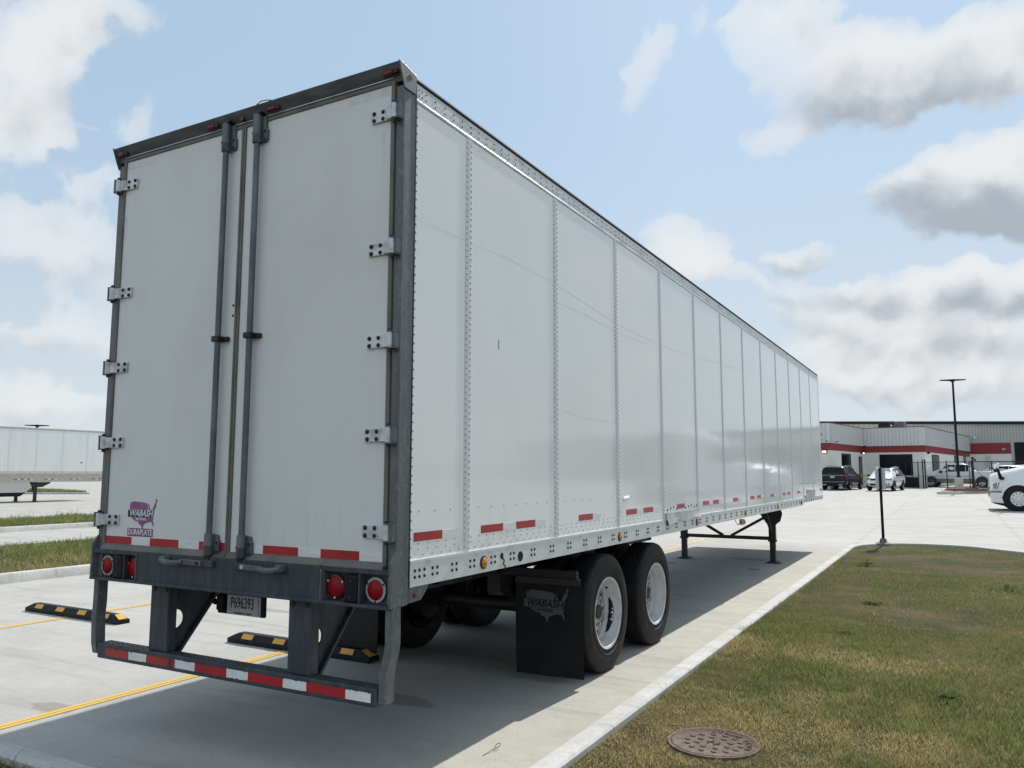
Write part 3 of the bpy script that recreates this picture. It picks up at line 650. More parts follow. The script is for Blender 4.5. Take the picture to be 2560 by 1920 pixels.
# floor, roof, nose
MB().box(-1.255, 1.255, 0.1, LEN - 0.02, 1.17, 1.21).build('floor', M_IRON, TR)
MB().box(-1.285, 1.285, 0.05, LEN, 4.0, 4.014).build('roof', M_ALU, TR)
MB().box(-1.26, 1.26, LEN, LEN + 0.02, 1.12, 4.0).build('front_wall', M_PANEL, TR)
for s in (-1, 1):
    MB().prism([(s * 1.265, LEN - 0.01), (s * 1.297, LEN - 0.01), (s * 1.297, LEN + 0.03), (s * 1.265, LEN + 0.035)], 2, 1.12, 3.99).build('front_corner_post', M_PANEL, TR)
    # top rail: fascia, bead at the bottom, dark roof edge
    def sp(pts): return [(s * p[0], p[1]) for p in pts]
    MB().prism(sp([(1.25, 3.868), (1.294, 3.868), (1.2965, 3.872), (1.2965, 3.886), (1.294, 3.890), (1.294, 3.985), (1.25, 3.995)]), 1, 0.163, LEN + 0.02).build('top_rail', M_ALU, TR)
    MB().prism(sp([(1.24, 3.986), (1.2955, 3.986), (1.297, 4.004), (1.290, 4.020), (1.24, 4.020)]), 1, 0.155, LEN + 0.025).build('roof_edge', M_DARKTRIM, TR)
    # base rail
    MB().prism([(0.168, 1.070), (13.36, 1.070), (13.48, 1.118), (LEN + 0.02, 1.118), (LEN + 0.02, 1.200), (0.168, 1.200)], 0, s * 1.262, s * 1.297).build('base_rail', M_RAIL, TR)
    MB().box(min(s * 1.262, s * 1.300), max(s * 1.262, s * 1.300), 0.168, LEN + 0.02, 1.200, 1.216).build('rail_lip', M_RAIL, TR)
    MB().box(min(s * 1.20, s * 1.262), max(s * 1.20, s * 1.262), 0.168, 13.3, 1.070, 1.078).build('rail_flange', M_RAIL, TR)

# rivets and bolts (thousands: one mesh each)
def domes(name, pts, r, h, m, axis=(1, 0, 0), n=7):
    ax = Vector(axis); u = Vector((0, 1, 0)) if abs(ax.y) < 0.9 else Vector((1, 0, 0)); w = ax.cross(u)
    ang = [2 * math.pi * k / n for k in range(n)]
    unit = [u * math.cos(t) + w * math.sin(t) for t in ang]
    tmpl = [q for q in unit] + [q * 0.72 for q in unit] + [Vector((0, 0, 0))]
    hh = [0.0] * n + [0.72] * n + [1.0]
    T = np.array([[*(q * r + ax * h * k)] for q, k in zip(tmpl, hh)]); P = np.array(pts)
    V = (P[:, None, :] + T[None]).reshape(-1, 3); F = []; c = 2 * n + 1
    tf = [(k, (k + 1) % n, n + (k + 1) % n, n + k) for k in range(n)] + [(n + k, n + (k + 1) % n, 2 * n) for k in range(n)]
    for i in range(len(P)): F += [[q + i * c for q in f] for f in tf]
    me = bpy.data.meshes.new(name); me.from_pydata(V.tolist(), [], F); me.materials.append(m)
    me.polygons.foreach_set('use_smooth', [True] * len(me.polygons))
    o = bpy.data.objects.new(name, me); col.objects.link(o); o.parent = TR; o['kind'] = 'stuff'; return o
pts = []
for y in SE:
    for k in range(69):
        z = 1.25 + k * 0.0381
        pts += [(HX + 0.003, y - 0.023, z), (HX + 0.003, y + 0.024, z - 0.012)]
for k in range(53): pts.append((HX, 0.180, 1.235 + k * 0.0500))
domes('rivets', pts, 0.0086, 0.005, M_RIVET)
pts = []
for k in range(98):
    y = 0.25 + k * 0.1624
    if y < 16.1: pts.append((HX, y, 1.482))
for k in range(170):
    y = 0.25 + k * 0.0935
    if min(abs(y - q) for q in SE) > 0.05 and y < 13.6: pts += [(HX, y, 1.272), (HX, y + 0.045, 1.238), (HX, y, 1.303) if k % 1 == 0 else (HX, y, 1.31)]
domes('small_rivets', pts, 0.0058, 0.003, M_SRIV)
pts = []
for y in [0.19, 0.22, 0.26]: pts += [(1.294, y, 3.955), (1.294, y, 3.918)]
y = 0.36
while y < 16.1:
    pts += [(1.294, y, 3.955), (1.294, y, 3.918)]; y += 0.1016
for q in SE: pts += [(1.294, q + 0.02, 3.955), (1.294, q + 0.02, 3.918)]
domes('top_rail_rivets', pts, 0.0062, 0.004, M_BOLT)
pts = []
ys = [0.213, 0.281, 0.409, 0.613, 0.816, 1.073, 1.329] + [1.635 + 0.3055 * k for k in range(48)]
for i, y in enumerate(ys):
    if y > 13.3:
        if y < 16: pts += [(1.297, y - 0.024, 1.162), (1.297, y + 0.024, 1.162), (1.297, y - 0.024, 1.138), (1.297, y + 0.024, 1.138)]
        continue
    c = (0.0,) if i == 0 else (-0.024, 0.024)
    for d in c: pts += [(1.297, y + d, 1.157), (1.297, y + d, 1.122)]
domes('rail_bolts', pts, 0.0115, 0.007, M_BOLT, n=8)

# conspicuity tape on the right side
for y0, wh in ((0.206, 1), (0.93, 1), (1.398, 1), (2.447, 1), (3.51, 1), (3.981, 1), (5.061, 0), (6.086, 1), (6.553, 1), (7.60, 1), (8.667, 1), (9.143, 1), (10.19, 1), (11.254, 1), (11.733, 1), (12.791, 1), (15.80, 0)):
    MB().box(HX - 0.001, HX + 0.0016, y0, y0 + 0.284, 1.315, 1.365).build('red_tape', M_RTAPE, TR)
    if wh: MB().box(HX - 0.001, HX + 0.0015, y0 + 0.2845, y0 + 0.460, 1.316, 1.364).build('white_tape', M_WTAPE, TR)
# side marker lamps
def marker(y, z, m, r=0.03, name='side_marker_lamp'):
    o = MB().lathe([(0, 0.0), (0, r + 0.011), (0.006, r + 0.011), (0.009, r + 0.004)], (1.297, y, z), 0, 20).build(name, M_BLACK, TR, smooth=40)
    MB().lathe([(0.006, r + 0.004), (0.012, r), (0.018, r * 0.7), (0.020, 0.0)], (1.297, y, z), 0, 20).build('lens', m, o, smooth=60)
for y in (0.951, 3.319, 5.788, 8.279, 10.718): marker(y, 1.132, M_AMBER)
marker(13.14, 1.13, M_RED)
o = MB().lathe([(0, 0.0), (0.001, 0.036), (0.004, 0.034), (0.003, 0.018), (0.0012, 0.016), (0.0012, 0.0)], (1.297, 1.444, 1.127), 0, 18).build('lamp_socket', M_BLACK, TR, smooth=30)
MB().lathe([(0.0, 0.0), (0.0012, 0.021), (0.0012, 0.0)], (1.297, 1.186, 1.152), 0, 14).build('rail_hole', M_BLACK, TR)
MB().tube([(1.299, 1.19, 1.145), (1.302, 1.215, 1.12), (1.3, 1.205, 1.10), (1.302, 1.23, 1.08), (1.3, 1.22, 1.06)], 0.004, 6).build('hanging_chain', M_IRON, TR, smooth=60)
# scratches, dent marks, repair plates
def ribbon(pts, w):
    mb = MB()
    for (y0, z0), (y1, z1) in zip(pts[:-1], pts[1:]):
        n = max(1, int((y1 - y0) / 0.3))
        for k in range(n):
            a, b = k / n, (k + 1) / n
            f = lambda t: (y0 + (y1 - y0) * t, z0 + (z1 - z0) * t)
            (ya, za), (yb, zb) = f(a), f(b)
            mb.add([(HX + 0.0007, ya, za - w / 2), (HX + 0.0007, yb, zb - w / 2), (HX + 0.0007, yb, zb + w / 2), (HX + 0.0007, ya, za + w / 2)], [(0, 1, 2, 3)])
    mb.build('scratch', M_SCR, TR)
ribbon([(0.185, 3.166), (0.70, 3.177), (1.29, 3.194), (1.98, 3.178)], 0.0022); ribbon([(2.08, 3.17), (3.28, 3.080)], 0.0028); ribbon([(3.36, 3.076), (4.55, 3.052)], 0.0028)
ribbon([(4.65, 3.055), (5.82, 3.096)], 0.0035); ribbon([(5.93, 3.10), (7.1, 3.168), (8.29, 3.214)], 0.004)
ribbon([(2.1, 3.034), (2.57, 3.033), (3.27, 3.001)], 0.0028); ribbon([(3.37, 3.0), (4.2, 3.003)], 0.0028)
ribbon([(2.08, 2.20), (2.55, 2.15), (3.25, 2.155)], 0.003)
MB().box(HX, HX + 0.0012, 1.146, 1.153, 2.535, 2.60).build('small_print', M_BOLT, TR)
mb = MB(); NY = 24; rows = []
for i in range(NY + 1):
    y = 4.64 + 1.21 * i / NY; t = i / NY
    zb = 1.192 + 0.012 * math.sin(t * 9) if t > 0.34 else 1.165 + 0.04 * (t / 0.34) ** 2
    rows.append([(1.297, y, 1.283), (1.304, y, 1.283), (1.307 + 0.004 * math.sin(t * 17), y, 1.24), (1.315 + 0.02 * max(0, math.sin(t * 7 + 1.2)), y, zb), (1.297, y, zb + 0.004)])
fs = []
for i in range(NY):
    for j in range(4): fs.append((i * 5 + j, i * 5 + j + 1, i * 5 + j + 6, i * 5 + j + 5))
mb.add([q for r_ in rows for q in r_], fs).build('torn_repair_plate', M_TORN, TR, smooth=40)
MB().prism([(13.68, 1.185), (14.97, 1.19), (15.03, 1.36), (13.95, 1.375), (13.93, 1.27), (13.66, 1.265)], 0, 1.289, 1.3035).build('repair_plate', M_TORN, TR, bevel=0.003)
domes('plate_bolts', [(HX, 4.72 + 0.11 * k, 1.315 + 0.012 * (k % 3)) for k in range(11)] + [(HX, 13.1 + 0.16 * k, 1.50) for k in range(14)], 0.014, 0.006, M_BOLT)
MB().add([(HX + 0.001, 3.42, 1.462), (HX + 0.016, 3.44, 1.466), (HX + 0.016, 3.58, 1.478), (HX + 0.001, 3.60, 1.482), (HX + 0.001, 3.44, 1.487), (HX + 0.001, 3.58, 1.496), (HX + 0.008, 3.45, 1.450), (HX + 0.001, 3.58, 1.455)],
         [(0, 1, 4), (1, 2, 5, 4), (2, 3, 5), (0, 6, 1), (6, 7, 2, 1), (7, 3, 2)]).build('peeled_flap', M_PANEL, TR)

# ---------------------------------------------------------------- rear frame
DY = 0.045       # door face; the sill and header stand proud of it to Y = 0
for s in (-1, 1):
    MB().box(min(s * 1.236, s * 1.294), max(s * 1.236, s * 1.294), DY, 0.158, 0.978, 3.93).build('rear_post', M_GALV, TR, bevel=0.006)
    MB().box(min(s * 1.294, s * 1.297), max(s * 1.294, s * 1.297), 0.158, 0.166, 1.07, 3.97).build('post_seam', M_BOLT, TR)
    # end plate of the sill with its sloped top
    MB().prism([(0.0, 0.978), (0.050, 0.978), (0.050, 1.268), (0.044, 1.268), (0.0, 1.215)], 0, s * 1.280, s * 1.2965).build('sill_end_plate', M_GALV, TR, bevel=0.003)
    # top corner plate
    MB().prism([(-0.018, 4.052), (0.152, 4.022), (0.148, 3.905), (0.041, 3.905), (0.020, 3.95)], 0, s * 1.2945, s * 1.303).build('corner_plate', M_GALV, TR, bevel=0.002)
    MB().lathe([(0, 0.0), (0, 0.017), (0.0012, 0.017), (0.0012, 0.0)], (s * 1.3035, 0.089, 3.985), 0, 16).build('plate_hole', M_BLACK, TR)
    # lower bracket in front of the post
    MB().prism([(0.166, 0.985), (0.285, 0.99), (0.33, 1.03), (0.36, 1.07), (0.166, 1.07)], 0, s * 1.268, s * 1.290).build('rail_bracket', M_GALV, TR)
MB().lathe([(0, 0.013), (0.008, 0.012), (0.012, 0.0)], (1.290, 0.221, 1.022), 0, 12).build('reflex_stud', M_RED, TR, smooth=50)
# header
MB().prism([(DY, 3.955), (0.040, 3.985), (0.036, 3.99), (-0.006, 4.030), (-0.013, 4.043), (-0.008, 4.048), (0.152, 4.022), (0.152, 3.955)], 0, -1.294, 1.294).build('header', M_HEAD, TR, smooth=25)
MB().box(-1.22, 1.22, 0.034, 0.041, 3.976, 3.981).build('header_seam', M_ALU, TR)
for x in (1.215, 0.283, -0.272, -1.222):
    o = MB().box(x - 0.055, x + 0.055, 0.006, 0.03, 3.992, 4.022).build('marker_lamp', M_BOLT, TR, bevel=0.004)
    MB().prism([(x - 0.045, 3.990), (x + 0.02, 3.990), (x + 0.02, 4.020), (x - 0.045, 4.020)], 1, 0.0, 0.03).build('lens', M_DRED, o, bevel=0.008)
MB().disc((0.0, 0.012, 4.0), 1, 0.016, 0.02, 14).build('reflex_stud', M_DRED, TR, smooth=40)
MB().tube([(0.16, -0.012, 4.045), (0.2, -0.015, 4.058), (0.25, -0.012, 4.056), (0.29, -0.008, 4.046)], 0.003, 6).build('loose_wire', M_IRON, TR, smooth=60)
# sill / bolster
MB().box(-0.80, 0.80, 0.0, 0.16, 0.985, 1.178).build('sill', M_DGALV, TR, bevel=0.004)
MB().box(-1.281, 1.281, -0.012, 0.14, 0.972, 0.990).build('sill_flange', M_DGALV, TR, bevel=0.003)
for s in (-1, 1):
    a, b = sorted((s * 0.80, s * 1.281))
    MB().box(a, b, 0.055, 0.16, 0.99, 1.178).build('lamp_pocket', M_DGALV, TR)
    MB().box(a, b, 0.006, 0.055, 1.150, 1.178).build('pocket_lip', M_DGALV, TR, bevel=0.003)
    dvx = 1.079 if s > 0 else -0.936
    MB().box(dvx - 0.005, dvx + 0.005, 0.0, 0.055, 0.991, 1.149).build('pocket_divider', M_DGALV, TR)
    MB().box(min(s * 0.801, s * 0.809), max(s * 0.801, s * 0.809), -0.004, 0.055, 0.991, 1.160).build('pocket_wall', M_GALV, TR)
    # inner lamp
    cx = s * 0.882
    o = MB().lathe([(0.02, 0.0), (-0.008, 0.069), (-0.012, 0.066), (-0.014, 0.056), (0.02, 0.054)], (cx, 0.045, 1.064), 1, 32).build('tail_lamp', mat('dark_red_bezel', (0.10, 0.004, 0.008), 0.3), TR, smooth=40)
    MB().lathe([(-0.010, 0.056), (-0.016, 0.050), (-0.018, 0.0)], (cx, 0.045, 1.064), 1, 32).build('lens', M_RED, o, smooth=60)
    for a in (90 + 60, 90 - 60, -90):
        MB().lathe([(0, 0.0075), (-0.004, 0.006), (-0.005, 0)], (cx + 0.060 * math.cos(R(a)), 0.033, 1.064 + 0.060 * math.sin(R(a))), 1, 10).build('screw', M_SCREW, o, smooth=60)
    # outer lamp with a grey ring
    cx = s * 1.162
    o = MB().lathe([(0.02, 0.0), (-0.002, 0.070), (-0.006, 0.068), (-0.007, 0.055), (0.02, 0.053)], (cx, 0.045, 1.064), 1, 32).build('tail_lamp', M_GREYRING, TR, smooth=40)
    MB().lathe([(-0.006, 0.055), (-0.012, 0.050), (-0.014, 0.0)], (cx, 0.045, 1.064), 1, 32).build('lens', M_RED, o, smooth=60)
    for a in (90 + 60, 90 - 60, -90):
        MB().lathe([(0, 0.007), (-0.003, 0.005), (-0.0035, 0)], (cx + 0.062 * math.cos(R(a)), 0.0385, 1.064 + 0.062 * math.sin(R(a))), 1, 10).build('screw', M_BOLT, o, smooth=60)
    # rubber dock bumper between them
    x0, x1 = (0.975, 1.072) if s > 0 else (-1.050, -0.945)
    o = MB().box(x0, x1, -0.004, 0.054, 0.992, 1.140).build('dock_bumper', M_BLACK, TR, bevel=0.010)
    for z in (1.022, 1.108): MB().disc(((x0 + x1) / 2, -0.004, z), 1, 0.011, -0.004, 8).build('bolt', M_IRON, o)
# doors
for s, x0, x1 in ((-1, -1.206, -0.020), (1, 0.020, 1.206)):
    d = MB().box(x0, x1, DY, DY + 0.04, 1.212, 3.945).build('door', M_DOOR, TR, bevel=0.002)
    # gasket frame round the leaf
    g = 0.026
    MB().box(x0 - g if s < 0 else x0 - 0.018, x0 if True else 0, DY - 0.010, DY + 0.03, 1.19, 3.965).build('door_seal', M_GASK, d, bevel=0.004)
    MB().box(x1, x1 + (g if s > 0 else 0.018), DY - 0.010, DY + 0.03, 1.19, 3.965).build('door_seal', M_GASK, d, bevel=0.004)
    MB().box(x0, x1, DY - 0.008, DY + 0.03, 3.945, 3.966).build('door_seal', M_GASK, d, bevel=0.003)
    MB().prism([(DY + 0.03, 1.212), (DY - 0.006, 1.212), (DY - 0.012, 1.205), (DY - 0.030, 1.178), (DY + 0.03, 1.178)], 0, x0 - 0.015, x1 + 0.015).build('sill_seal', M_GASK, d, smooth=40)
    # hinges
    for z in (1.376, 1.905, 2.432, 2.967, 3.765):
        e = s * 1.0
        hx0, hx1 = 1.066, 1.238
        A = lambda q: s * q
        h_ = MB().prism([(A(hx0), DY - 0.0005), (A(hx0), DY - 0.013), (A(hx0 + 0.11), DY - 0.016), (A(hx0 + 0.125), DY - 0.030), (A(hx1), DY - 0.034), (A(hx1), DY - 0.014), (A(hx0 + 0.13), DY - 0.0105)], 2, z - 0.036, z + 0.036).build('hinge', M_HINGE, d, bevel=0.002)
        MB().tube([(A(1.249), DY - 0.030, z - 0.042), (A(1.249), DY - 0.030, z + 0.042)], 0.021, 16).build('hinge_barrel', M_HINGE, d, smooth=40)
        MB().box(min(A(1.243), A(1.288)), max(A(1.243), A(1.288)), DY - 0.048, DY + 0.002, z + 0.043, z + 0.050).box(min(A(1.243), A(1.288)), max(A(1.243), A(1.288)), DY - 0.048, DY + 0.002, z - 0.050, z - 0.043).box(min(A(1.276), A(1.290)), max(A(1.276), A(1.290)), DY - 0.044, DY + 0.002, z - 0.043, z + 0.043).build('hinge_lug', M_GALV, d, bevel=0.003)
        MB().lathe([(0, 0.0), (0, 0.013), (0.012, 0.013), (0.012, 0.0)], (A(1.249), DY - 0.030, z + 0.050), 2, 8).lathe([(0, 0.0), (0, 0.012), (-0.016, 0.010), (-0.016, 0.0)], (A(1.249), DY - 0.030, z - 0.050), 2, 8).build('hinge_pin', M_IRON, d)
        for bx in (hx0 + 0.022, hx0 + 0.088):
            for bz in (-0.021, 0.021):
                MB().lathe([(0, 0.0135), (-0.006, 0.012), (-0.011, 0.006), (-0.013, 0.0)], (A(bx), DY - 0.013, z + bz), 1, 10).build('hinge_bolt', M_BOLT, d, smooth=50)
# lock rods with keepers, clamps and handles
M_ROD = mat('weathered_rod_steel', (0.115, 0.125, 0.14), 0.5, 0.4, var=(0.17, 0.18, 0.20), vscale=9, vstretch=(1, 1, 0.4))
for s, x in ((-1, -0.130), (1, 0.155)):
    rod = MB().tube([(x, 0.008, 1.15), (x, 0.008, 4.0)], 0.0195, 18).build('lock_rod', M_ROD, TR, smooth=50)
    for z0, z1 in ((3.795, 3.985), (1.188, 1.322)):
        MB().lathe([(0, 0.027), (0.004, 0.030), (0.05, 0.030), (0.056, 0.034), (0.066, 0.034), (0.072, 0.029), (z1 - z0 - 0.006, 0.029), (z1 - z0, 0.026), (z1 - z0, 0.0), (0, 0.0)], (x, 0.008, z0), 2, 20).build('rod_keeper', M_ROD, rod, smooth=40)
        MB().prism([(x + 0.02, z0 + 0.01), (x + 0.062, z0 + 0.012), (x + 0.070, z0 + 0.025), (x + 0.070, z0 + 0.085), (x + 0.058, z0 + 0.10), (x + 0.055, z1 - 0.01), (x + 0.02, z1 - 0.005)], 1, 0.022, DY + 0.001).build('keeper_flange', M_ROD, rod, bevel=0.005)
        for dz in (0.024, 0.078): MB().lathe([(0, 0.009), (-0.006, 0.008), (-0.007, 0)], (x + 0.052, 0.022, z0 + dz), 1, 8).build('keeper_bolt', M_BOLT, rod)
    MB().box(x - 0.030, x + 0.032, -0.022, 0.036, 2.528, 2.566).box(x + 0.032, x + 0.072, 0.018, DY + 0.001, 2.530, 2.562).build('rod_clamp', M_IRON, rod, bevel=0.007)
    MB().prism([(x - 0.03, 3.985), (x - 0.018, 3.985), (x - 0.012, 4.02), (x + 0.015, 4.01), (x + 0.04, 4.0), (x + 0.045, 3.99), (x + 0.01, 3.98)], 1, -0.012, 0.03).build('cam_hook', M_IRON, rod, bevel=0.004)
    # cam at the sill and swing handle
    MB().tube([(x, 0.004, 1.190), (x, 0.004, 1.165)], [0.026, 0.024], 12).build('cam', M_IRON, rod, smooth=40)
    MB().box(x - 0.045 if s < 0 else x - 0.03, x + 0.075 if s < 0 else x + 0.06, -0.022, 0.004, 1.118, 1.160).build('handle_bracket', M_DGALV, rod, bevel=0.006)
    hd = s
    hx = x + hd * 0.055
    hp = MB().bar((hx - hd * 0.03, -0.022, 1.139), (hx + hd * 0.16, -0.028, 1.142 if s < 0 else 1.136), 0.016, 0.034, (0, 0, 1))
    hp.build('door_handle', M_ROD, rod, bevel=0.004)
    MB().tube([(hx + hd * 0.13, -0.035, 1.138), (hx + hd * 0.20, -0.05, 1.132), (hx + hd * 0.26, -0.052, 1.134), (hx + hd * 0.325, -0.045, 1.146)], [0.014, 0.019, 0.019, 0.016], 10, sx=0.7).build('handle_grip', M_ROD, rod, smooth=50)
    MB().box(min(hx + hd * 0.285, hx + hd * 0.335), max(hx + hd * 0.285, hx + hd * 0.335), -0.05, 0.002, 1.128, 1.168).build('handle_rest', M_ROD, rod, bevel=0.006)
    MB().disc((hx, -0.030, 1.139), 1, 0.012, -0.006, 12).build('handle_pivot', M_SCREW if s > 0 else M_BOLT, rod)
# tape across the doors
TY = DY - 0.0016
for x0, x1, m in ((-1.205, -0.927, 0), (-0.926, -0.738, 1), (-0.737, -0.455, 0), (-0.454, -0.262, 1), (-0.261, -0.022, 0), (0.205, 0.300, 1), (0.301, 0.584, 0), (0.585, 0.757, 1), (0.758, 1.040, 0), (1.041, 1.205, 1)):
    MB().box(x0, x1, TY, DY + 0.001, 1.214, 1.265).build(('red_tape', 'white_tape')[m], (M_RTAPE, M_WTAPE)[m], TR)
M_FTAPE = mat('aged_clear_tape', (0.72, 0.74, 0.75), 0.28, var=(0.60, 0.62, 0.63), vscale=10)
for x0, x1, z0, z1 in ((0.885, 1.187, 3.888, 3.936), (1.134, 1.160, 3.37, 3.674), (-1.198, -0.906, 3.885, 3.934), (-1.196, -1.170, 3.365, 3.664)):
    MB().box(x0, x1, TY + 0.0008, DY + 0.001, z0, z1).build('corner_tape', M_FTAPE, TR)
for z in (2.765, 2.698): MB().disc((-0.041, DY + 0.001, z), 1, 0.009, -0.003, 10).build('plug', M_BOLT, TR)

# maker's emblem: outline of the country, name bands
USA = [(0.02, 0.78), (0.06, 0.86), (0.09, 0.80), (0.12, 0.865), (0.55, 0.835), (0.60, 0.82), (0.64, 0.83), (0.69, 0.795), (0.655, 0.755), (0.70, 0.765), (0.735, 0.79), (0.76, 0.755), (0.715, 0.725), (0.70, 0.66), (0.70, 0.575), (0.72, 0.555), (0.735, 0.59), (0.735, 0.68), (0.755, 0.725), (0.785, 0.69), (0.79, 0.635), (0.815, 0.60), (0.80, 0.555), (0.85, 0.585), (0.895, 0.645), (0.885, 0.685), (0.925, 0.72), (0.935, 0.78), (0.985, 0.83), (0.985, 0.93), (1.01, 0.965), (1.055, 0.895), (1.02, 0.855), (1.02, 0.80), (1.00, 0.77), (1.03, 0.735), (0.985, 0.70), (0.975, 0.66), (0.965, 0.625), (0.965, 0.60), (0.975, 0.49), (0.985, 0.43), (0.95, 0.36), (0.915, 0.305), (0.92, 0.265), (0.945, 0.195), (0.955, 0.13), (0.93, 0.11), (0.895, 0.185), (0.87, 0.245), (0.83, 0.235), (0.78, 0.26), (0.73, 0.22), (0.655, 0.205), (0.58, 0.155), (0.55, 0.095), (0.555, 0.02), (0.515, 0.045), (0.475, 0.125), (0.445, 0.175), (0.415, 0.14), (0.385, 0.185), (0.345, 0.255), (0.275, 0.24), (0.13, 0.325), (0.10, 0.37), (0.04, 0.47), (0.01, 0.56), (0.02, 0.66)]
USA = [(p[0] * 0.272, p[1] * 0.215) for p in USA]
def clip(poly, z, keep_above):
    out = []
    for (a, b), (c, d) in zip(poly, poly[1:] + poly[:1]):
        ia = (b >= z) == keep_above; ic = (d >= z) == keep_above
        if ia: out.append((a, b))
        if ia != ic:
            t = (z - b) / (d - b); out.append((a + (c - a) * t, z))
    return out
def emblem(parent, x, z, y, mm, mband, mword, mnat, k=1.0, name='emblem'):
    # outlines are filled by a triangulator because they are concave
    def fill(poly, m, nm, yy):
        from mathutils.geometry import tessellate_polygon
        V3 = [(x + p[0] * k, yy, z + p[1] * k) for p in poly]; n = len(poly)
        tri = tessellate_polygon([[Vector((p[0], p[1], 0)) for p in poly]])
        me = bpy.data.meshes.new(nm)
        me.from_pydata(V3 + [(q[0], q[1] + 0.0012, q[2]) for q in V3], [], [list(t_) for t_ in tri] + [[i, (i + 1) % n, n + (i + 1) % n, n + i] for i in range(n)]); me.materials.append(m)
        o = bpy.data.objects.new(nm, me); col.objects.link(o); o.parent = parent; return o
    zt, zb = 0.128, 0.083
    up = fill(clip(USA, zt + 0.003, True), mm, 'emblem_map', y)
    fill(clip(USA, zb - 0.004, False), mm, 'emblem_map', y)
    fill([(-0.012, zb - 0.002), (0.246, zb - 0.002), (0.262, zt), (-0.012, zt)], mband, 'emblem_band', y)
    text('WABASH', 'emblem_lettering', mword, parent, (x + 0.124 * k, y - 0.0008, z + (zb + zt) / 2 * k), REAR, 0.056 * k, 0.28, 0.0012 * k, 1.05)
    text('NATIONAL', 'emblem_lettering', mnat, parent, (x + 0.128 * k, y - 0.0008, z + 0.068 * k), REAR, 0.021 * k, 0.25, 0.0006 * k, 1.05)
emblem(TR, -0.968, 1.318, DY - 0.0016, M_MAUVE, M_PRBLACK, M_PRWHITE, M_PRWHITE)
MB().box(-0.976, -0.713, TY, DY + 0.001, 1.272, 1.325).build('decal_panel', M_MAUVE, TR)
MB().box(-0.974, -0.715, TY - 0.0004, DY, 1.3205, 1.3232).box(-0.974, -0.715, TY - 0.0004, DY, 1.2738, 1.2755).build('decal_border', M_PRBLACK, TR)
text('DURAPLATE', 'decal_lettering', M_PRWHITE, TR, (-0.8445, TY - 0.0008, 1.2985), REAR, 0.054, 0, 0.0007, 0.84)

# ---------------------------------------------------------------- underride guard
GY = 0.022
MB().box(-1.195, 1.195, GY, GY + 0.10, 0.452, 0.552).build('guard_bar', M_DGALV, TR, bevel=0.008)
domes('guard_tread_bumps', [(x, y, 0.552) for x in np.arange(-1.12, 1.13, 0.052) if not (0.5 < abs(x) < 0.72) for y in (GY + 0.03, GY + 0.06)], 0.008, 0.004, M_DGALV, axis=(0, 0, 1), n=6)
for s in (-1, 1):
    MB().box(min(s * 0.525, s * 0.700), max(s * 0.525, s * 0.700), 0.045, 0.115, 0.553, 0.975).build('guard_leg', M_DGALV, TR, bevel=0.006)
    for bx in (0.555, 0.665): MB().disc((s * bx, 0.045, 0.945), 1, 0.017, -0.008, 10).build('leg_bolt', M_IRON, TR)
    # gusset with a round hole
    gx = s * 0.612 - 0.01
    out = [(0.115, 0.50), (0.165, 0.50), (0.56, 0.972), (0.115, 0.972)]; cy, cz, rr = 0.175, 0.735, 0.062
    n = 24; bm = bmesh.new()
    ov = []
    for k in range(n):
        a = 2 * math.pi * k / n; d = (math.cos(a), math.sin(a)); best = 9
        for (p, q) in zip(out, out[1:] + out[:1]):
            ex, ey = q[0] - p[0], q[1] - p[1]; den = d[0] * ey - d[1] * ex
            if abs(den) < 1e-9: continue
            t = ((p[0] - cy) * ey - (p[1] - cz) * ex) / den; u = ((p[0] - cy) * d[1] - (p[1] - cz) * d[0]) / den
            if t > 0 and -1e-6 <= u <= 1 + 1e-6: best = min(best, t)
        ov.append((cy + d[0] * best, cz + d[1] * best))
    for p in out:   # snap nearest ray to each corner
        k = min(range(n), key=lambda i: (ov[i][0] - p[0]) ** 2 + (ov[i][1] - p[1]) ** 2); ov[k] = p
    mb = MB(); iv = [(cy + rr * math.cos(2 * math.pi * k / n), cz + rr * math.sin(2 * math.pi * k / n)) for k in range(n)]
    for x in (gx, gx + 0.012): mb.add([(x, *p) for p in ov] + [(x, *p) for p in iv], [(k, (k + 1) % n, n + (k + 1) % n, n + k) for k in range(n)])
    mb.add([(gx, *p) for p in ov] + [(gx + 0.012, *p) for p in ov], [(k, (k + 1) % n, n + (k + 1) % n, n + k) for k in range(n)])
    mb.add([(gx, *p) for p in iv] + [(gx + 0.012, *p) for p in iv], [(k, (k + 1) % n, n + (k + 1) % n, n + k) for k in range(n)])
    mb.build('guard_gusset', M_DGALV, TR)
    MB().prism([(0.155, 0.492), (0.175, 0.488), (0.585, 0.972), (0.56, 0.974)], 0, gx - 0.02, gx + 0.045).build('gusset_flange', M_DGALV, TR)
    # bent end tube
    q = [(1.262, 0.978), (1.264, 0.79), (1.258, 0.74), (1.236, 0.66), (1.228, 0.60), (1.226, 0.475)] if s > 0 else [(1.262, 0.978), (1.262, 0.80), (1.270, 0.72), (1.264, 0.62), (1.258, 0.54), (1.235, 0.475)]
    mb = MB(); vs = []
    for (xx, zz) in q:
        for dx, yy in ((-0.026, 0.03), (0.026, 0.03), (0.026, 0.105), (-0.026, 0.105)): vs.append((s * xx + dx, yy, zz))
    fs = []
    for i in range(len(q) - 1):
        for k in range(4): fs.append((i * 4 + k, i * 4 + (k + 1) % 4, i * 4 + 4 + (k + 1) % 4, i * 4 + 4 + k))
    fs += [(0, 1, 2, 3), tuple(range(len(vs) - 4, len(vs)))]
    mb.add(vs, fs).build('guard_end_tube', M_GALV, TR, bevel=0.006)
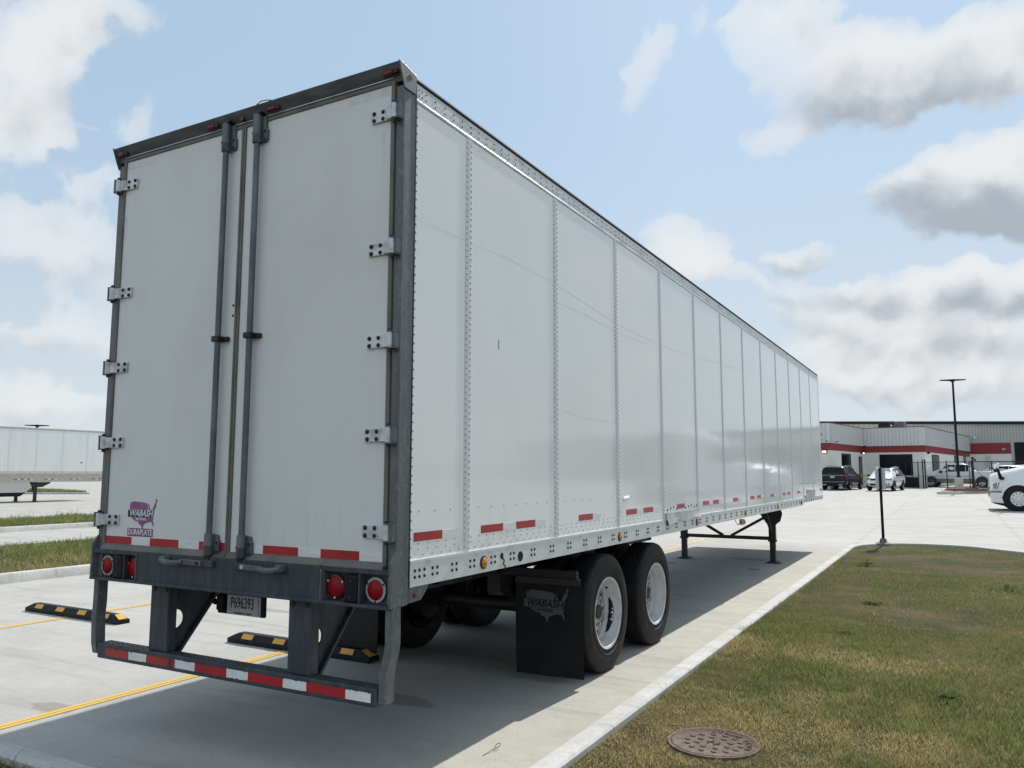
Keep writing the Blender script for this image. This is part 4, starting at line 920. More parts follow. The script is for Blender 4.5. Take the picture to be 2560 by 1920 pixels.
tp = [(-1.105, -0.862, 0), (-0.861, -0.682, 1), (-0.681, -0.405, 0), (-0.404, -0.222, 1), (-0.221, 0.058, 0), (0.059, 0.240, 1), (0.241, 0.520, 0), (0.521, 0.700, 1), (0.701, 0.984, 0), (0.985, 1.160, 1)]
rr = random.Random(3)
for x0, x1, m in tp:
    # edges slightly torn
    n = 14; top = [(x0 + (x1 - x0) * k / n, 0.5275 - (0.008 * rr.random() if rr.random() < 0.25 else 0.0)) for k in range(n + 1)]
    bot = [(x0 + (x1 - x0) * k / n, 0.4765 + (0.006 * rr.random() if rr.random() < 0.15 else 0.0)) for k in range(n + 1)]
    if x0 < -1.1: top[0] = (x0 + 0.004, 0.51); bot[0] = (x0 + 0.004, 0.492)
    mb = MB()
    for k in range(n):
        if m == 0 and -0.47 < top[k][0] < -0.44: continue
        mb.add([(bot[k][0], GY - 0.0016, bot[k][1]), (bot[k + 1][0], GY - 0.0016, bot[k + 1][1]), (top[k + 1][0], GY - 0.0016, top[k + 1][1]), (top[k][0], GY - 0.0016, top[k][1])], [(0, 1, 2, 3)])
    mb.build(('red_tape', 'white_tape')[m], (M_RTAPE, M_WTAPE)[m], TR)

# licence plate on its bracket
PY = 0.30
lp = MB().box(-0.372, 0.058, PY + 0.006, PY + 0.03, 0.775, 0.975).build('plate_bracket', M_BLACK, TR, bevel=0.008)
MB().box(-0.275, 0.030, PY, PY + 0.005, 0.779, 0.931).build('licence_plate', M_PLATE, lp, bevel=0.002)
MB().box(-0.273, 0.028, PY - 0.001, PY + 0.001, 0.902, 0.929).build('plate_stripe', M_PBLUE, lp)
text('Indiana', 'plate_lettering', M_PRWHITE, lp, (-0.12, PY - 0.0018, 0.914), REAR, 0.026, 0.2)
text('P696393', 'plate_lettering', M_PRBLACK, lp, (-0.134, PY - 0.0008, 0.852), REAR, 0.098, 0, 0.001, 0.62)
text('CROSSROADS OF AMERICA', 'plate_lettering', M_PRBLACK, lp, (-0.125, PY - 0.0008, 0.790), REAR, 0.0155, 0, 0.0002, 0.85)
for i, ch in enumerate('TRAILER'): text(ch, 'plate_lettering', M_PRBLACK, lp, (0.012, PY - 0.0008, 0.893 - i * 0.0165), REAR, 0.016, 0, 0.0004, 0.9)
MB().box(-0.345, -0.285, PY - 0.03, PY + 0.006, 0.80, 0.90).tube([(-0.36, PY - 0.01, 0.85), (-0.39, PY - 0.005, 0.85)], 0.02, 10).build('plate_lamp', M_BLACK, lp, bevel=0.008)

# ---------------------------------------------------------------- running gear
def tyre_prof(w=0.255, r=0.502):
    h = w / 2; P = [(-h * 0.72, 0.292), (-h * 0.93, 0.315), (-h, 0.385), (-h * 0.97, 0.440), (-h * 0.86, 0.482), (-h * 0.80, 0.494)]
    for g in (-0.55, -0.28, 0.0, 0.28, 0.55):
        P += [(h * (g - 0.05), r), (h * (g - 0.035), r - 0.011), (h * (g + 0.035), r - 0.011), (h * (g + 0.05), r)]
    return P + [(h * 0.80, 0.494), (h * 0.86, 0.482), (h * 0.97, 0.440), (h, 0.385), (h * 0.93, 0.315), (h * 0.72, 0.292)]
tm = MB().lathe(tyre_prof(), (0, 0, 0), 0, 56).lathe([(0.115, 0.340), (0.127, 0.345), (0.128, 0.352), (0.1265, 0.358)], (0, 0, 0), 0, 56).build('tyre_shape', M_TYRE, smooth=32)
# outer-dual rim: lip, drop well, then the disc far inside
rm = MB().lathe([(0.098, 0.282), (0.118, 0.286), (0.124, 0.302), (0.117, 0.305), (0.106, 0.292)], (0, 0, 0), 0, 56)
rm.lathe([(0.118, 0.2865), (0.100, 0.281), (0.075, 0.278), (0.055, 0.264), (0.02, 0.258), (0.0, 0.254), (-0.013, 0.243)], (0, 0, 0), 0, 56)
rm = rm.build('rim_shape', M_RIM, smooth=35)
dm = MB().lathe([(-0.013, 0.243), (-0.018, 0.165), (-0.010, 0.155), (-0.008, 0.11), (0.010, 0.10), (0.020, 0.085), (0.020, 0.0)], (0, 0, 0), 0, 48).build('disc_shape', M_DISC, smooth=35)
rim2 = MB().lathe([(0.118, 0.2865), (0.10, 0.28), (0.06, 0.26), (-0.06, 0.25), (-0.118, 0.286)], (0, 0, 0), 0, 40).build('inner_rim_shape', M_IRON, smooth=35)
hole_m = MB()
for k in range(10):
    a = 2 * math.pi * k / 10; hole_m.disc((-0.0168, 0.205 * math.cos(a), 0.205 * math.sin(a)), 0, 0.022, 0.0015, 12)
hole_m = hole_m.build('hand_hole_shape', M_BLACK)
nut_m = MB()
for k in range(10):
    a = 2 * math.pi * (k + 0.5) / 10; nut_m.disc((-0.010, 0.135 * math.cos(a), 0.135 * math.sin(a)), 0, 0.014, 0.022, 6)
nut_m = nut_m.build('nut_shape', M_ALU)
hub_m = MB().lathe([(0.018, 0.062), (0.034, 0.058), (0.038, 0.0)], (0, 0, 0), 0, 20).build('hub_shape', M_IRON, smooth=40)
AX = (3.105, 4.375)
for y in AX:
    for s in (-1, 1):
        for xo, outer in ((1.150, True), (0.815, False)):
            wname = 'wheel'
            we = bpy.data.objects.new(wname, None); col.objects.link(we); we.parent = TR; we.location = (s * xo, y, 0.497); we.rotation_euler = (0, 0, 0 if s > 0 else math.pi)
            inst(tm, 'tyre', we)
            if outer:
                inst(rm, 'rim', we); inst(dm, 'wheel_disc', we); inst(hole_m, 'hand_holes', we); inst(nut_m, 'wheel_nuts', we); inst(hub_m, 'hub_cap', we)
                if s > 0 and y < 4:
                    mb = MB(); rj = random.Random(5); n = 22; vs = []
                    for k in range(n + 1):
                        a = R(-52 + 74 * k / n); t = math.sin(math.pi * k / n) ** 0.6
                        for hh in (0.024 - 0.004 * rj.random() - 0.008 * t, 0.024 + (0.036 + 0.007 * rj.random()) * t):
                            r_b = np.interp(hh, [0.0, 0.02, 0.055, 0.075, 0.10], [0.254, 0.258, 0.264, 0.278, 0.281]) - 0.0025
                            vs.append((hh, r_b * math.cos(a), r_b * math.sin(a)))
                    mb.add(vs, [(2 * k, 2 * k + 1, 2 * k + 3, 2 * k + 2) for k in range(n)])
                    mb.build('bare_paint_patch', M_BLACK, we)
                    a = R(46); MB().tube([(0.03, 0.262 * math.cos(a), 0.262 * math.sin(a)), (0.03, 0.252 * math.cos(a), 0.252 * math.sin(a))], 0.011, 8).build('valve_hole', M_BLACK, we)
            else: inst(rim2, 'rim', we)
    MB().tube([(-1.1, y, 0.497), (1.1, y, 0.497)], 0.065, 14).build('axle', M_IRON, TR, smooth=50)
    for s in (-1, 1):
        MB().disc((s * 0.60, y, 0.497), 0, 0.20, s * 0.10, 24).build('brake_drum', M_IRON, TR)
        MB().bar((s * 0.50, y - 0.55, 0.80), (s * 0.50, y + 0.1, 0.44), 0.10, 0.12).box(s * 0.50 - 0.06, s * 0.50 + 0.06, y - 0.66, y - 0.50, 0.70, 0.98).build('suspension_arm', M_IRON, TR)
        MB().lathe([(0, 0.0), (0, 0.11), (0.08, 0.13), (0.16, 0.11), (0.24, 0.13), (0.30, 0.10), (0.30, 0)], (s * 0.50, y + 0.30, 0.52), 2, 16).build('air_spring', M_BLACK, TR, smooth=50)
for k in (tm, rm, dm, rim2, hole_m, nut_m, hub_m): bpy.data.objects.remove(k)
for s in (-1, 1):
    MB().box(s * 0.50 - 0.06, s * 0.50 + 0.06, 1.4, 6.3, 0.86, 1.06).build('slider_rail', M_IRON, TR)
for y in (1.5, 2.45, 3.74, 5.1, 6.2): MB().box(-0.56, 0.56, y - 0.05, y + 0.05, 0.88, 1.0).build('slider_crossmember', M_IRON, TR)
for k in range(43):
    y = 0.45 + 0.3055 * k
    if k == 0: xm = MB().box(-1.24, 1.24, -0.025, 0.025, 1.16, 1.169).box(-1.24, 1.24, -0.004, 0.004, 1.075, 1.16).box(-1.24, 1.24, -0.025, 0.025, 1.066, 1.075).build('crossmember', M_IRON, TR, loc=(0, y, 0))
    else: inst(xm, 'crossmember', TR, (0, y, 0))
MB().tube([(-0.42, 5.4, 0.86), (0.42, 5.4, 0.86)], 0.12, 18).build('air_tank', M_IRON, TR, smooth=50)
# mud flaps
def flap(s):
    mb = MB(); nx, nz = 8, 12; x0, x1 = 0.712, 1.312; rows = []
    for j in range(nz + 1):
        for i in range(nx + 1):
            u, v = i / nx, j / nz; z = 0.845 - 0.775 * v; x = x0 + (x1 - x0) * u
            rows.append((s * x, 2.452 + 0.035 * math.sin(v * 2.6) * (u - 0.4) + 0.03 * v * v * (0.3 if s > 0 else -1.2) + (0.012 * v * (1 - u)), z + 0.035 * u * (0.2 if s > 0 else 0)))
    n = nx + 1; fs = [(j * n + i, j * n + i + 1, (j + 1) * n + i + 1, (j + 1) * n + i) for j in range(nz) for i in range(nx)]
    mb.add(rows, fs); mb.add([(p[0], p[1] + 0.008, p[2]) for p in rows], fs)
    o = mb.build('mud_flap', M_BLACK, TR, smooth=60)
    MB().box(min(s * 0.714, s * 1.300), max(s * 0.714, s * 1.300), 2.436, 2.449, 0.800, 0.852).build('flap_strip', M_IRON if s < 0 else mat('dark_strip', (0.035, 0.035, 0.036), 0.45, 0.3), o, bevel=0.003)
    for bx in (0.735, 0.905, 1.085, 1.275): MB().disc((s * bx, 2.436, 0.83), 1, 0.011, -0.006, 10).build('flap_bolt', M_BOLT if bx > 1.2 else M_IRON, o)
    MB().box(min(s * 0.45, s * 1.265), max(s * 0.45, s * 1.265), 2.45, 2.49, 0.85, 0.915).build('flap_bar', mat('flap_bar_iron', (0.022, 0.022, 0.023), 0.5, 0.2), o)
    return o
fo = flap(1); flap(-1)
emblem(fo, 0.812, 0.498, 2.4385, M_PRGREY, M_PRGREY, M_BLACK, M_BLACK, k=1.36)
# landing gear
LY = 12.42
lg = []
for s in (-1, 1):
    x = s * 0.865
    a = MB().box(x - 0.062, x + 0.062, LY - 0.062, LY + 0.062, 0.44, 1.07).build('landing_leg', M_IRON, TR, bevel=0.008)
    MB().box(x - 0.050, x + 0.050, LY - 0.050, LY + 0.050, 0.03, 0.47).build('inner_leg', M_IRON, a, bevel=0.006)
    MB().box(x - 0.072, x + 0.072, LY - 0.072, LY + 0.072, 0.40, 0.44).build('leg_collar', M_IRON, a, bevel=0.004)
    MB().prism([(x - 0.14, -0.013), (x + 0.14, -0.013), (x + 0.14, 0.004), (x + 0.06, 0.035), (x - 0.06, 0.035), (x - 0.14, 0.004)], 1, LY - 0.13, LY + 0.13).build('foot', M_IRON, a, bevel=0.003)
    MB().prism([(x - 0.20, 1.06), (x - 0.20, 0.92), (x - 0.07, 0.72), (x + 0.07, 0.72), (x + 0.17, 0.80), (x + 0.21, 0.94), (x + 0.17, 1.06)], 1, LY - 0.09, LY - 0.075).build('wing_plate', M_IRON, a)
    MB().bar((x, LY - 0.06, 0.55), (x, LY - 0.65, 1.05), 0.05, 0.05).build('drag_brace', M_IRON, a)
MB().box(-0.80, 0.80, LY - 0.035, LY + 0.035, 0.43, 0.495).build('cross_tube', M_IRON, TR)
for s in (-1, 1): MB().bar((s * 0.08, LY, 0.49), (s * 0.80, LY, 0.90), 0.05, 0.055, (0, 1, 0)).build('diagonal_brace', M_IRON, TR)
# lamp dangling under the rail
o = MB().box(1.22, 1.28, 8.22, 8.31, 0.965, 1.045).build('dangling_lamp', M_ALU, TR, bevel=0.004)
MB().box(1.275, 1.30, 8.235, 8.295, 0.98, 1.03).build('lens', M_AMBER, o, bevel=0.006)
MB().tube([(1.25, 8.23, 1.0), (1.24, 8.05, 0.975), (1.25, 7.9, 1.02), (1.25, 7.82, 1.075)], 0.005, 6).build('wire', M_IRON, o, smooth=60)

# ================================================================ the other trailer, far left
T2 = empty('semi_trailer', 'white trailer with side skirt parked far off on the left', 'trailer', (-43.3, 0, 0))
Y0, Y1, hx = 10.9, 27.6, 1.3
fe = [Y0 + (Y1 - Y0) * k / 11 for k in range(12)]
M_FWALL = mat('far_trailer_wall', (0.80, 0.82, 0.80), 0.35, var=(0.75, 0.77, 0.75), vscale=1.0, vstretch=(1, 3, 0.4))
M_FRIB = mat('far_trailer_rib', (0.70, 0.72, 0.71), 0.4)
for a, b in zip(fe[:-1], fe[1:]):
    MB().box(hx - 0.04, hx, a + 0.01, b - 0.01, 1.72, 4.16).build('side_panel', M_FWALL, T2)
for y in fe[1:-1] : MB().box(hx - 0.01, hx + 0.003, y - 0.05, y + 0.05, 1.72, 4.14).build('side_rib', M_FRIB, T2)
MB().box(-hx, hx - 0.042, Y0, Y1, 1.2, 4.2).build('box_body', M_FWALL, T2)
MB().box(-hx - 0.005, hx + 0.012, Y0 - 0.02, Y1 + 0.02, 4.14, 4.26).build('top_rail', M_FARRAIL, T2, bevel=0.02)
MB().prism([(hx - 0.05, 1.16), (hx + 0.015, 1.16), (hx + 0.02, 1.60), (hx + 0.045, 1.63), (hx + 0.02, 1.78), (hx - 0.05, 1.78)], 1, Y0, Y1).build('base_rail', M_FARRAIL, T2)
for y in (21.86, 22.23, 22.58, 23.58, 23.95, 25.07, 25.44, 26.5, 26.9):
    MB().box(hx + 0.018, hx + 0.022, y, y + 0.19, 1.30, 1.345).build('red_tape', M_RTAPE, T2)
    MB().box(hx + 0.018, hx + 0.0215, y + 0.19, y + 0.36, 1.30, 1.345).build('white_tape', M_WTAPE, T2)
MB().disc((hx, 25.75, 2.29), 0, 0.05, 0.004, 12).build('round_mark', M_BOLT, T2)
MB().prism([(15.5, 0.58), (22.6, 0.58), (22.9, 0.90), (22.75, 1.16), (15.5, 1.16)], 0, hx - 0.07, hx - 0.03).build('side_skirt', M_STAINL, T2)
MB().prism([(15.6, 0.36), (22.3, 0.36), (22.6, 0.577), (15.6, 0.577)], 0, hx - 0.075, hx - 0.045).build('skirt_rubber', M_BLACK, T2)
for s in (-1, 1):
    lx = s * 0.95 + 0.05
    a = MB().box(lx - 0.07, lx + 0.07, 23.20, 23.34, 0.03, 1.16).build('landing_leg', M_IRON, T2)
    MB().box(lx - 0.13, lx + 0.13, 23.13, 23.41, 0.0, 0.03).build('foot', M_IRON, a)
    MB().prism([(22.5, 1.15), (24.1, 1.15), (24.05, 1.08), (23.6, 0.86), (23.0, 0.86), (22.55, 1.08)], 0, lx + 0.08, lx + 0.10).build('wing_plate', M_IRON, a)
MB().box(-0.85, 0.95, 23.24, 23.30, 0.60, 0.67).build('cross_tube', M_IRON, T2)
for y in (12.6, 13.9):
    for s in (-1, 1):
        MB().lathe([(-0.13, 0.29), (-0.14, 0.40), (-0.11, 0.49), (0, 0.505), (0.11, 0.49), (0.14, 0.40), (0.13, 0.29)], (s * 1.12, y, 0.5), 0, 28).build('tyre', M_TYRE, T2, smooth=35)
        MB().lathe([(0.12, 0.29), (0.05, 0.26), (-0.08, 0.25), (-0.1, 0.0)], (s * 1.12, y, 0.5), 0, 24).build('rim', M_RIM, T2, smooth=35)

# ---------------------------------------------------------------- car park lamps
def area_lamp(x, y, z, hgt, label, base=True, s=1.0):
    t = empty('lamp_post', label, 'lamp post', (x, y, z))
    zb = 0.0
    if base:
        MB().lathe([(-0.1, 0.0), (-0.1, 0.275), (1.04, 0.275), (1.06, 0.26), (1.06, 0.0)], (0, 0, 0), 2, 28).build('concrete_base', M_KERB, t, smooth=35)
        MB().box(-0.13, 0.13, -0.13, 0.13, 1.06, 1.13).build('base_cover', M_DARKTRIM, t, bevel=0.02); zb = 1.06
    mb = MB(); w0, w1 = 0.075, 0.055
    mb.add([(sx * w, sy * w, zz) for zz, w in ((zb, w0), (hgt, w1)) for sx, sy in ((-1, -1), (1, -1), (1, 1), (-1, 1))], [(0, 1, 5, 4), (1, 2, 6, 5), (2, 3, 7, 6), (3, 0, 4, 7), (4, 5, 6, 7)])
    mb.build('pole', M_DARKTRIM, t)
    for sd in (-1, 1):
        MB().prism([(sd * 0.05, hgt - 0.10), (sd * 0.28, hgt - 0.04), (sd * 0.30, hgt - 0.05), (sd * 0.85, hgt - 0.02), (sd * 0.85, hgt + 0.03), (sd * 0.25, hgt + 0.05), (sd * 0.05, hgt + 0.05)], 1, -0.17, 0.17).build('lamp_head', M_DARKTRIM, t, bevel=0.015)
    MB().box(-0.09, 0.09, -0.09, 0.09, hgt - 0.15, hgt + 0.07).build('pole_cap', M_DARKTRIM, t, bevel=0.02)
    return t
LX, LYY = 4.36, 62.0
t = area_lamp(LX, LYY, H(LX, LYY), 8.1, 'black pole lamp on a round concrete base in front of the building'); t.rotation_euler = (0, 0, R(15))
area_lamp(-60.0, 33.3, 0.0, 5.45, 'distant pole lamp with only its head showing above the far left trailer', False).rotation_euler = (0, 0, R(50))
# planted island round the lamp
isl = [(3.0, 56.6), (4.2, 56.9), (6.6, 61.5), (7.4, 65.5), (6.0, 66.5), (4.2, 64.6), (3.2, 60.5)]
z_ = H(5, 61)
MB().prism(isl, 2, z_ - 0.2, z_ + 0.14).build('kerb', M_KERB, bevel=0.04, kind='structure')
cxi, cyi = sum(p[0] for p in isl) / 7, sum(p[1] for p in isl) / 7
MB().prism([(cxi + (p[0] - cxi) * 0.9, cyi + (p[1] - cyi) * 0.93) for p in isl], 2, z_, z_ + 0.16).build('mulch_bed', M_MULCH, kind='structure')
mb = MB(); rj = random.Random(9)
for k in range(900):
    a, r_ = rj.random() * 6.28, math.sqrt(rj.random()); x = cxi + math.cos(a) * r_ * 1.5; y = cyi + math.sin(a) * r_ * 4.0; q = 0.04 + 0.06 * rj.random()
    mb.add([(x - q, y, z_ + 0.15), (x + q, y - q, z_ + 0.15), (x, y + q, z_ + 0.15), (x, y, z_ + 0.16 + q * 1.3)], [(0, 1, 3), (1, 2, 3), (2, 0, 3)])
tag(mb.build('mulch_chips', M_MULCH, kind='stuff'), 'reddish mulch around the foot of the lamp base', 'mulch')

# ================================================================ buildings (their grid is turned 9 degrees)
BA = R(-9); BO = Vector((1.919, 76.0, 0))
def bl(a, b): 
    v = Vector((a, b, 0)); v.rotate(Euler((0, 0, BA))); return (BO.x + v.x, BO.y + v.y)
GZ = 0.45       # ground level at the buildings
OB = empty('office_building', 'low office block with cream walls, red band and ribbed grey parapet', 'building', (BO.x, BO.y, 0), BA)
A0, B1, B4, AL = -5.15, -10.5, 25.0, -22.0
zt, zs, zbd = 5.95, 4.25, 3.66
faces = (('y', B1, AL, A0), ('x', A0, B1, 0.0), ('y', 0.0, A0, 0.0), ('x', 0.0, 0.0, B4))
def face_box(k, u, s0, s1, d0, d1, z0, z1):
    # a slab on face k ('y': plane b = u facing -b ; 'x': plane a = u facing +a); d = outward distance
    return (s0, s1, u - d1, u - d0, z0, z1) if k == 'y' else (u + d0, u + d1, s0, s1, z0, z1)
# wall mass with its plan outline
plan = [(AL, B1), (A0, B1), (A0, 0.0), (0.0, 0.0), (0.0, B4), (AL, B4)]
MB().prism(plan, 2, -0.2, 5.6).build('wall', M_WALL, OB)
for i, (k, u, s0, s1) in enumerate(faces):
    e0 = 0.0 if k == 'y' else -0.0
    MB().box(*face_box(k, u, s0, s1 + (0.10 if k == 'y' else 0.0), 0.0, 0.03, zbd, zs)).build('red_band', M_BAND, OB)
    MB().box(*face_box(k, u, s0, s1 + (0.12 if k == 'y' else 0.0), -0.1, 0.12, zs, zt - 0.06)).build('parapet', M_SIDE, OB)
    MB().box(*face_box(k, u, s0, s1 + (0.15 if k == 'y' else 0.03), -0.12, 0.15, zt - 0.06, zt)).build('parapet_cap', M_BAND, OB)
    n = int((s1 - s0) / 0.305); rb = None
    for j in range(n):
        s_ = s0 + 0.15 + j * 0.305
        if s_ > s1 - 0.1 or (k == 'y' and i == 0 and s_ < -12) : continue
        bx = face_box(k, u, s_ - 0.03, s_ + 0.03, 0.12, 0.145, zs + 0.01, zt - 0.07)
        if rb is None: rb = MB().box(*bx).build('siding_rib', M_RIB1, OB); r0 = s_
        else: inst(rb, 'siding_rib', OB, (s_ - r0, 0, 0) if k == 'y' else (0, s_ - r0, 0))
def opening(k, u, s0, s1, z0, z1, name, mull=1):
    o = MB().box(*face_box(k, u, s0, s1, 0.001, 0.05, z0, z1)).build(name, M_DARKTRIM, OB)
    w = (s1 - s0) / mull
    for j in range(mull):
        MB().box(*face_box(k, u, s0 + j * w + 0.06, s0 + (j + 1) * w - 0.06, 0.05, 0.056, z0 + 0.06, z1 - 0.06)).build('pane', M_WIN, o)
opening('x', A0, -7.1, -4.3, GZ, 3.45, 'glazed_door', 2)
opening('x', A0, -1.65, -0.65, GZ + 0.7, 3.28, 'window', 1)
opening('y', 0.0, -3.75, -1.0, 1.6, 3.47, 'window', 3)
opening('x', 0.0, 3.2, 6.5, GZ, 3.47, 'glazed_door', 2)
opening('x', 0.0, 14.9, 17.0, 1.4, 3.60, 'window', 1)
opening('x', 0.0, 20.7, 22.3, 1.4, 3.65, 'window', 1)
def wall_lamp(k, u, s_, z, lit=True):
    o = MB().box(*face_box(k, u, s_ - 0.18, s_ + 0.18, 0.03, 0.22, z, z + 0.20)).build('wall_lamp', M_DARKTRIM, OB, bevel=0.03)
    MB().box(*face_box(k, u, s_ - 0.14, s_ + 0.14, 0.08, 0.232, z + 0.02, z + 0.13)).build('lamp_lens', M_LIT if lit else M_GREYRING, o)
wall_lamp('y', B1, -5.5, 3.45); wall_lamp('x', A0, -0.75, 3.52); wall_lamp('x', 0.0, 1.2, 3.50, False)
def camera_unit(k, u, s_, z):
    o = MB().box(*face_box(k, u, s_ - 0.07, s_ + 0.07, 0.12, 0.30, z, z + 0.14)).build('security_camera', M_PRWHITE, OB, bevel=0.04)
    MB().box(*face_box(k, u, s_ - 0.04, s_ + 0.04, 0.16, 0.34, z - 0.08, z)).build('camera_eye', M_BOLT, o, bevel=0.03)
camera_unit('y', B1, -5.25, 4.42); camera_unit('x', A0, -9.1, 4.42); camera_unit('x', A0, -0.35, 4.32); camera_unit('x', 0.0, 13.5, 4.7)
sg = MB().box(-9.3, -5.33, B1 - 0.20, B1 - 0.16, 4.55, 5.45).build('sign_board', M_SIGN, OB)
text('S.', 'sign_lettering', M_PBLUE, sg, (-5.76, B1 - 0.205, 4.95), REAR, 0.32, 0, 0.004, align='LEFT')
# rooftop unit
ru = empty('rooftop_unit', 'dark air handling unit on the office roof behind the parapet', 'rooftop unit', (*bl(-3.2, 3.2), 5.6), BA)
MB().box(-1.1, 0.2, -0.6, 0.6, 0.0, 0.95).build('cabinet', M_DARKTRIM, ru, bevel=0.03)
MB().box(0.2, 1.1, -0.55, 0.6, 0.0, 1.02).build('fan_section', mat('grey_unit', (0.07, 0.075, 0.085), 0.5), ru, bevel=0.03)
MB().prism([(-1.1, 0.35), (-0.1, 0.35), (-0.1, 0.62), (-1.1, 0.72)], 1, -0.85, -0.6).build('intake_hood', M_DARKTRIM, ru)
MB().box(0.0, 0.04, -0.62, -0.60, 0.5, 0.8).box(-0.12, 0.16, -0.62, -0.60, 0.63, 0.67).build('star_badge', M_PRWHITE, ru)

# warehouse behind
WB = empty('warehouse', 'tall ribbed grey warehouse with dark roof edge behind the office block', 'building', (BO.x, BO.y, 0), BA)
WA0, WA1, WB0, WB1 = -26.0, 46.0, 25.1, 60.0
def rz(a): return 8.45 - (a + 20.0) * 0.0385 if a > -20 else 8.45
MB().prism([(WA0, -0.2), (WA1, -0.2), (WA1, rz(WA1) - 0.2), (-20, rz(-20) - 0.2), (WA0, rz(WA0) - 0.2)], 1, WB0, WB1).build('wall', M_SIDE2, WB)
MB().prism([(WA0 - 0.2, rz(WA0) - 0.3), (-20, rz(-20) - 0.3), (WA1 + 0.2, rz(WA1) - 0.3), (WA1 + 0.2, rz(WA1) + 0.02), (-20, rz(-20) + 0.02), (WA0 - 0.2, rz(WA0) + 0.02)], 1, WB0 - 0.35, WB1 + 0.3).build('roof', M_DARKTRIM, WB)
MB().box(0.0, 4.05, WB0 - 0.06, WB0 - 0.002, 0.2, 3.96).build('lower_wall', M_WALL, WB)
MB().box(0.0, 4.06, WB0 - 0.09, WB0 - 0.003, 3.96, 5.18).build('red_band', M_BAND, WB)
rb = None; a = -24.0
while a < 30:
    z1 = rz(a) - 0.32; z0 = 5.2 if -0.2 < a < 4.1 else (0.2 if a < 6 else 5.2)
    if a < 6.5:
        MB().box(a - 0.03, a + 0.03, WB0 - 0.035, WB0, z0, z1).build('siding_rib', M_RIB2, WB)
    else: MB().box(a - 0.03, a + 0.03, WB0 - 0.035, WB0, 0.2, z1).build('siding_rib', M_RIB2, WB)
    a += 0.305 if -6 < a < 8 else 0.61
for k in range(5):
    a = 4.40 + k * 6.0
    o = MB().box(a, a + 3.6, WB0 - 0.12, WB0 - 0.036, 0.3, 5.2).build('bay_door', M_DARKTRIM, WB)
    MB().box(a + 0.10, a + 1.7, WB0 - 0.125, WB0 - 0.115, 0.35, 5.1).build('opening', M_WIN, o)
    MB().box(a + 1.85, a + 3.5, WB0 - 0.125, WB0 - 0.115, 0.35, 5.1).build('opening', M_WIN, o)
MB().box(3.2, 3.55, WB0 - 0.2, WB0 - 0.09, 4.35, 4.55).build('wall_vent', M_GREYRING, WB, bevel=0.02)
MB().box(0.55, 0.75, WB0 - 0.25, WB0 - 0.03, 5.7, 5.95).build('security_camera', M_PRWHITE, WB, bevel=0.04)
for k in range(4): MB().tube([(1.55 + k * 0.16, WB0 - 0.09, 0.4), (1.55 + k * 0.16, WB0 - 0.09, 3.8)], 0.02, 6).build('conduit', M_GREYRING, WB)

# yellow guard rails in front of the office
def guard_rail(a0, a1, b, label, n=3):
    x, y = bl(a0, b); t = empty('guard_rail', label, 'guard rail', (x, y, H(x, y)), BA)
    for z in (0.55, 1.05): MB().tube([(0, 0, z), (a1 - a0, 0, z)], 0.05, 8).build('rail', M_YPIPE, t, smooth=50)
    for k in range(n): MB().tube([((a1 - a0) * k / (n - 1), 0, 0), ((a1 - a0) * k / (n - 1), 0, 1.1)], 0.055, 8).build('post', M_YPIPE, t, smooth=50)
guard_rail(-4.9, -1.3, -4.2, 'yellow pipe guard rail behind the black and white cars', 4)
guard_rail(-9.5, -5.6, -11.9, 'yellow pipe guard rail left of the black car at the trailer nose', 4)
def bollard(a, b, label):
    x, y = bl(a, b); t = MB().lathe([(0, 0.0), (0, 0.10), (0.85, 0.10), (0.93, 0.07), (0.96, 0.0)], (0, 0, 0), 2, 16).build('bollard', M_YPIPE, smooth=50, loc=(x, y, H(x, y)))
    tag(t, label, 'bollard')
bollard(-5.35, -12.3, 'short yellow bollard just left of the black car')

# ---------------------------------------------------------------- chain-link fence and gate
def chain_panel(mb, p, q, z0, z1, sp=0.085, r=0.0035):
    L = (Vector(q) - Vector(p)).length; d = (Vector(q) - Vector(p)) / L; hgt = z1 - z0
    n = Vector((-d.y, d.x)) 
    k = -hgt
    while k < L:
        for sg in (0, 1):
            u0, u1 = max(0, k), min(L, k + hgt)
            if u1 - u0 > 0.02:
                za, zb = z0 + (u0 - k), z0 + (u1 - k)
                if sg: za, zb = z0 + z1 - za, z0 + z1 - zb
                a = Vector((p[0] + d.x * u0, p[1] + d.y * u0, za)); b = Vector((p[0] + d.x * u1, p[1] + d.y * u1, zb))
                o = Vector((0, 0, r)); w = Vector((n.x, n.y, 0)) * r
                mb.add([a - o, a + o, b + o, b - o], [(0, 1, 2, 3)])
        k += sp
FP = [(-0.75, 78.6), (1.45, 72.6), (3.60, 69.6), (5.35, 68.9)]
fz = H(3, 70)
F1 = empty('chain_link_fence', 'black chain-link fence in front of the white pickup', 'fence', (0, 0, fz))
mb = MB()
for p, q in zip(FP[:-1], FP[1:]):
    chain_panel(mb, p, q, 0.12, 2.18)
    MB().tube([(*p, 2.2), (*q, 2.2)], 0.024, 6).build('top_rail', M_IRON, F1, smooth=50)
    MB().tube([(*p, 1.05), (*q, 1.05)], 0.014, 6).build('mid_rail', M_IRON, F1, smooth=50)
mb.build('chain_mesh', M_IRON, F1, kind='stuff')
for p in FP: MB().tube([(*p, 0), (*p, 2.3)], 0.04, 8).build('post', M_IRON, F1, smooth=50)
MB().tube([(2.0, 71.8, 0), (2.0, 71.8, 2.45)], 0.055, 8).tube([(1.82, 72.05, 0), (1.82, 72.05, 2.45)], 0.05, 8).build('gate_post', M_IRON, F1, smooth=50)
MB().prism([(-0.6, 78.2), (1.40, 72.75), (1.46, 72.8), (-0.54, 78.25)], 2, 0.05, 0.95).build('privacy_board', M_DARKTRIM, F1)
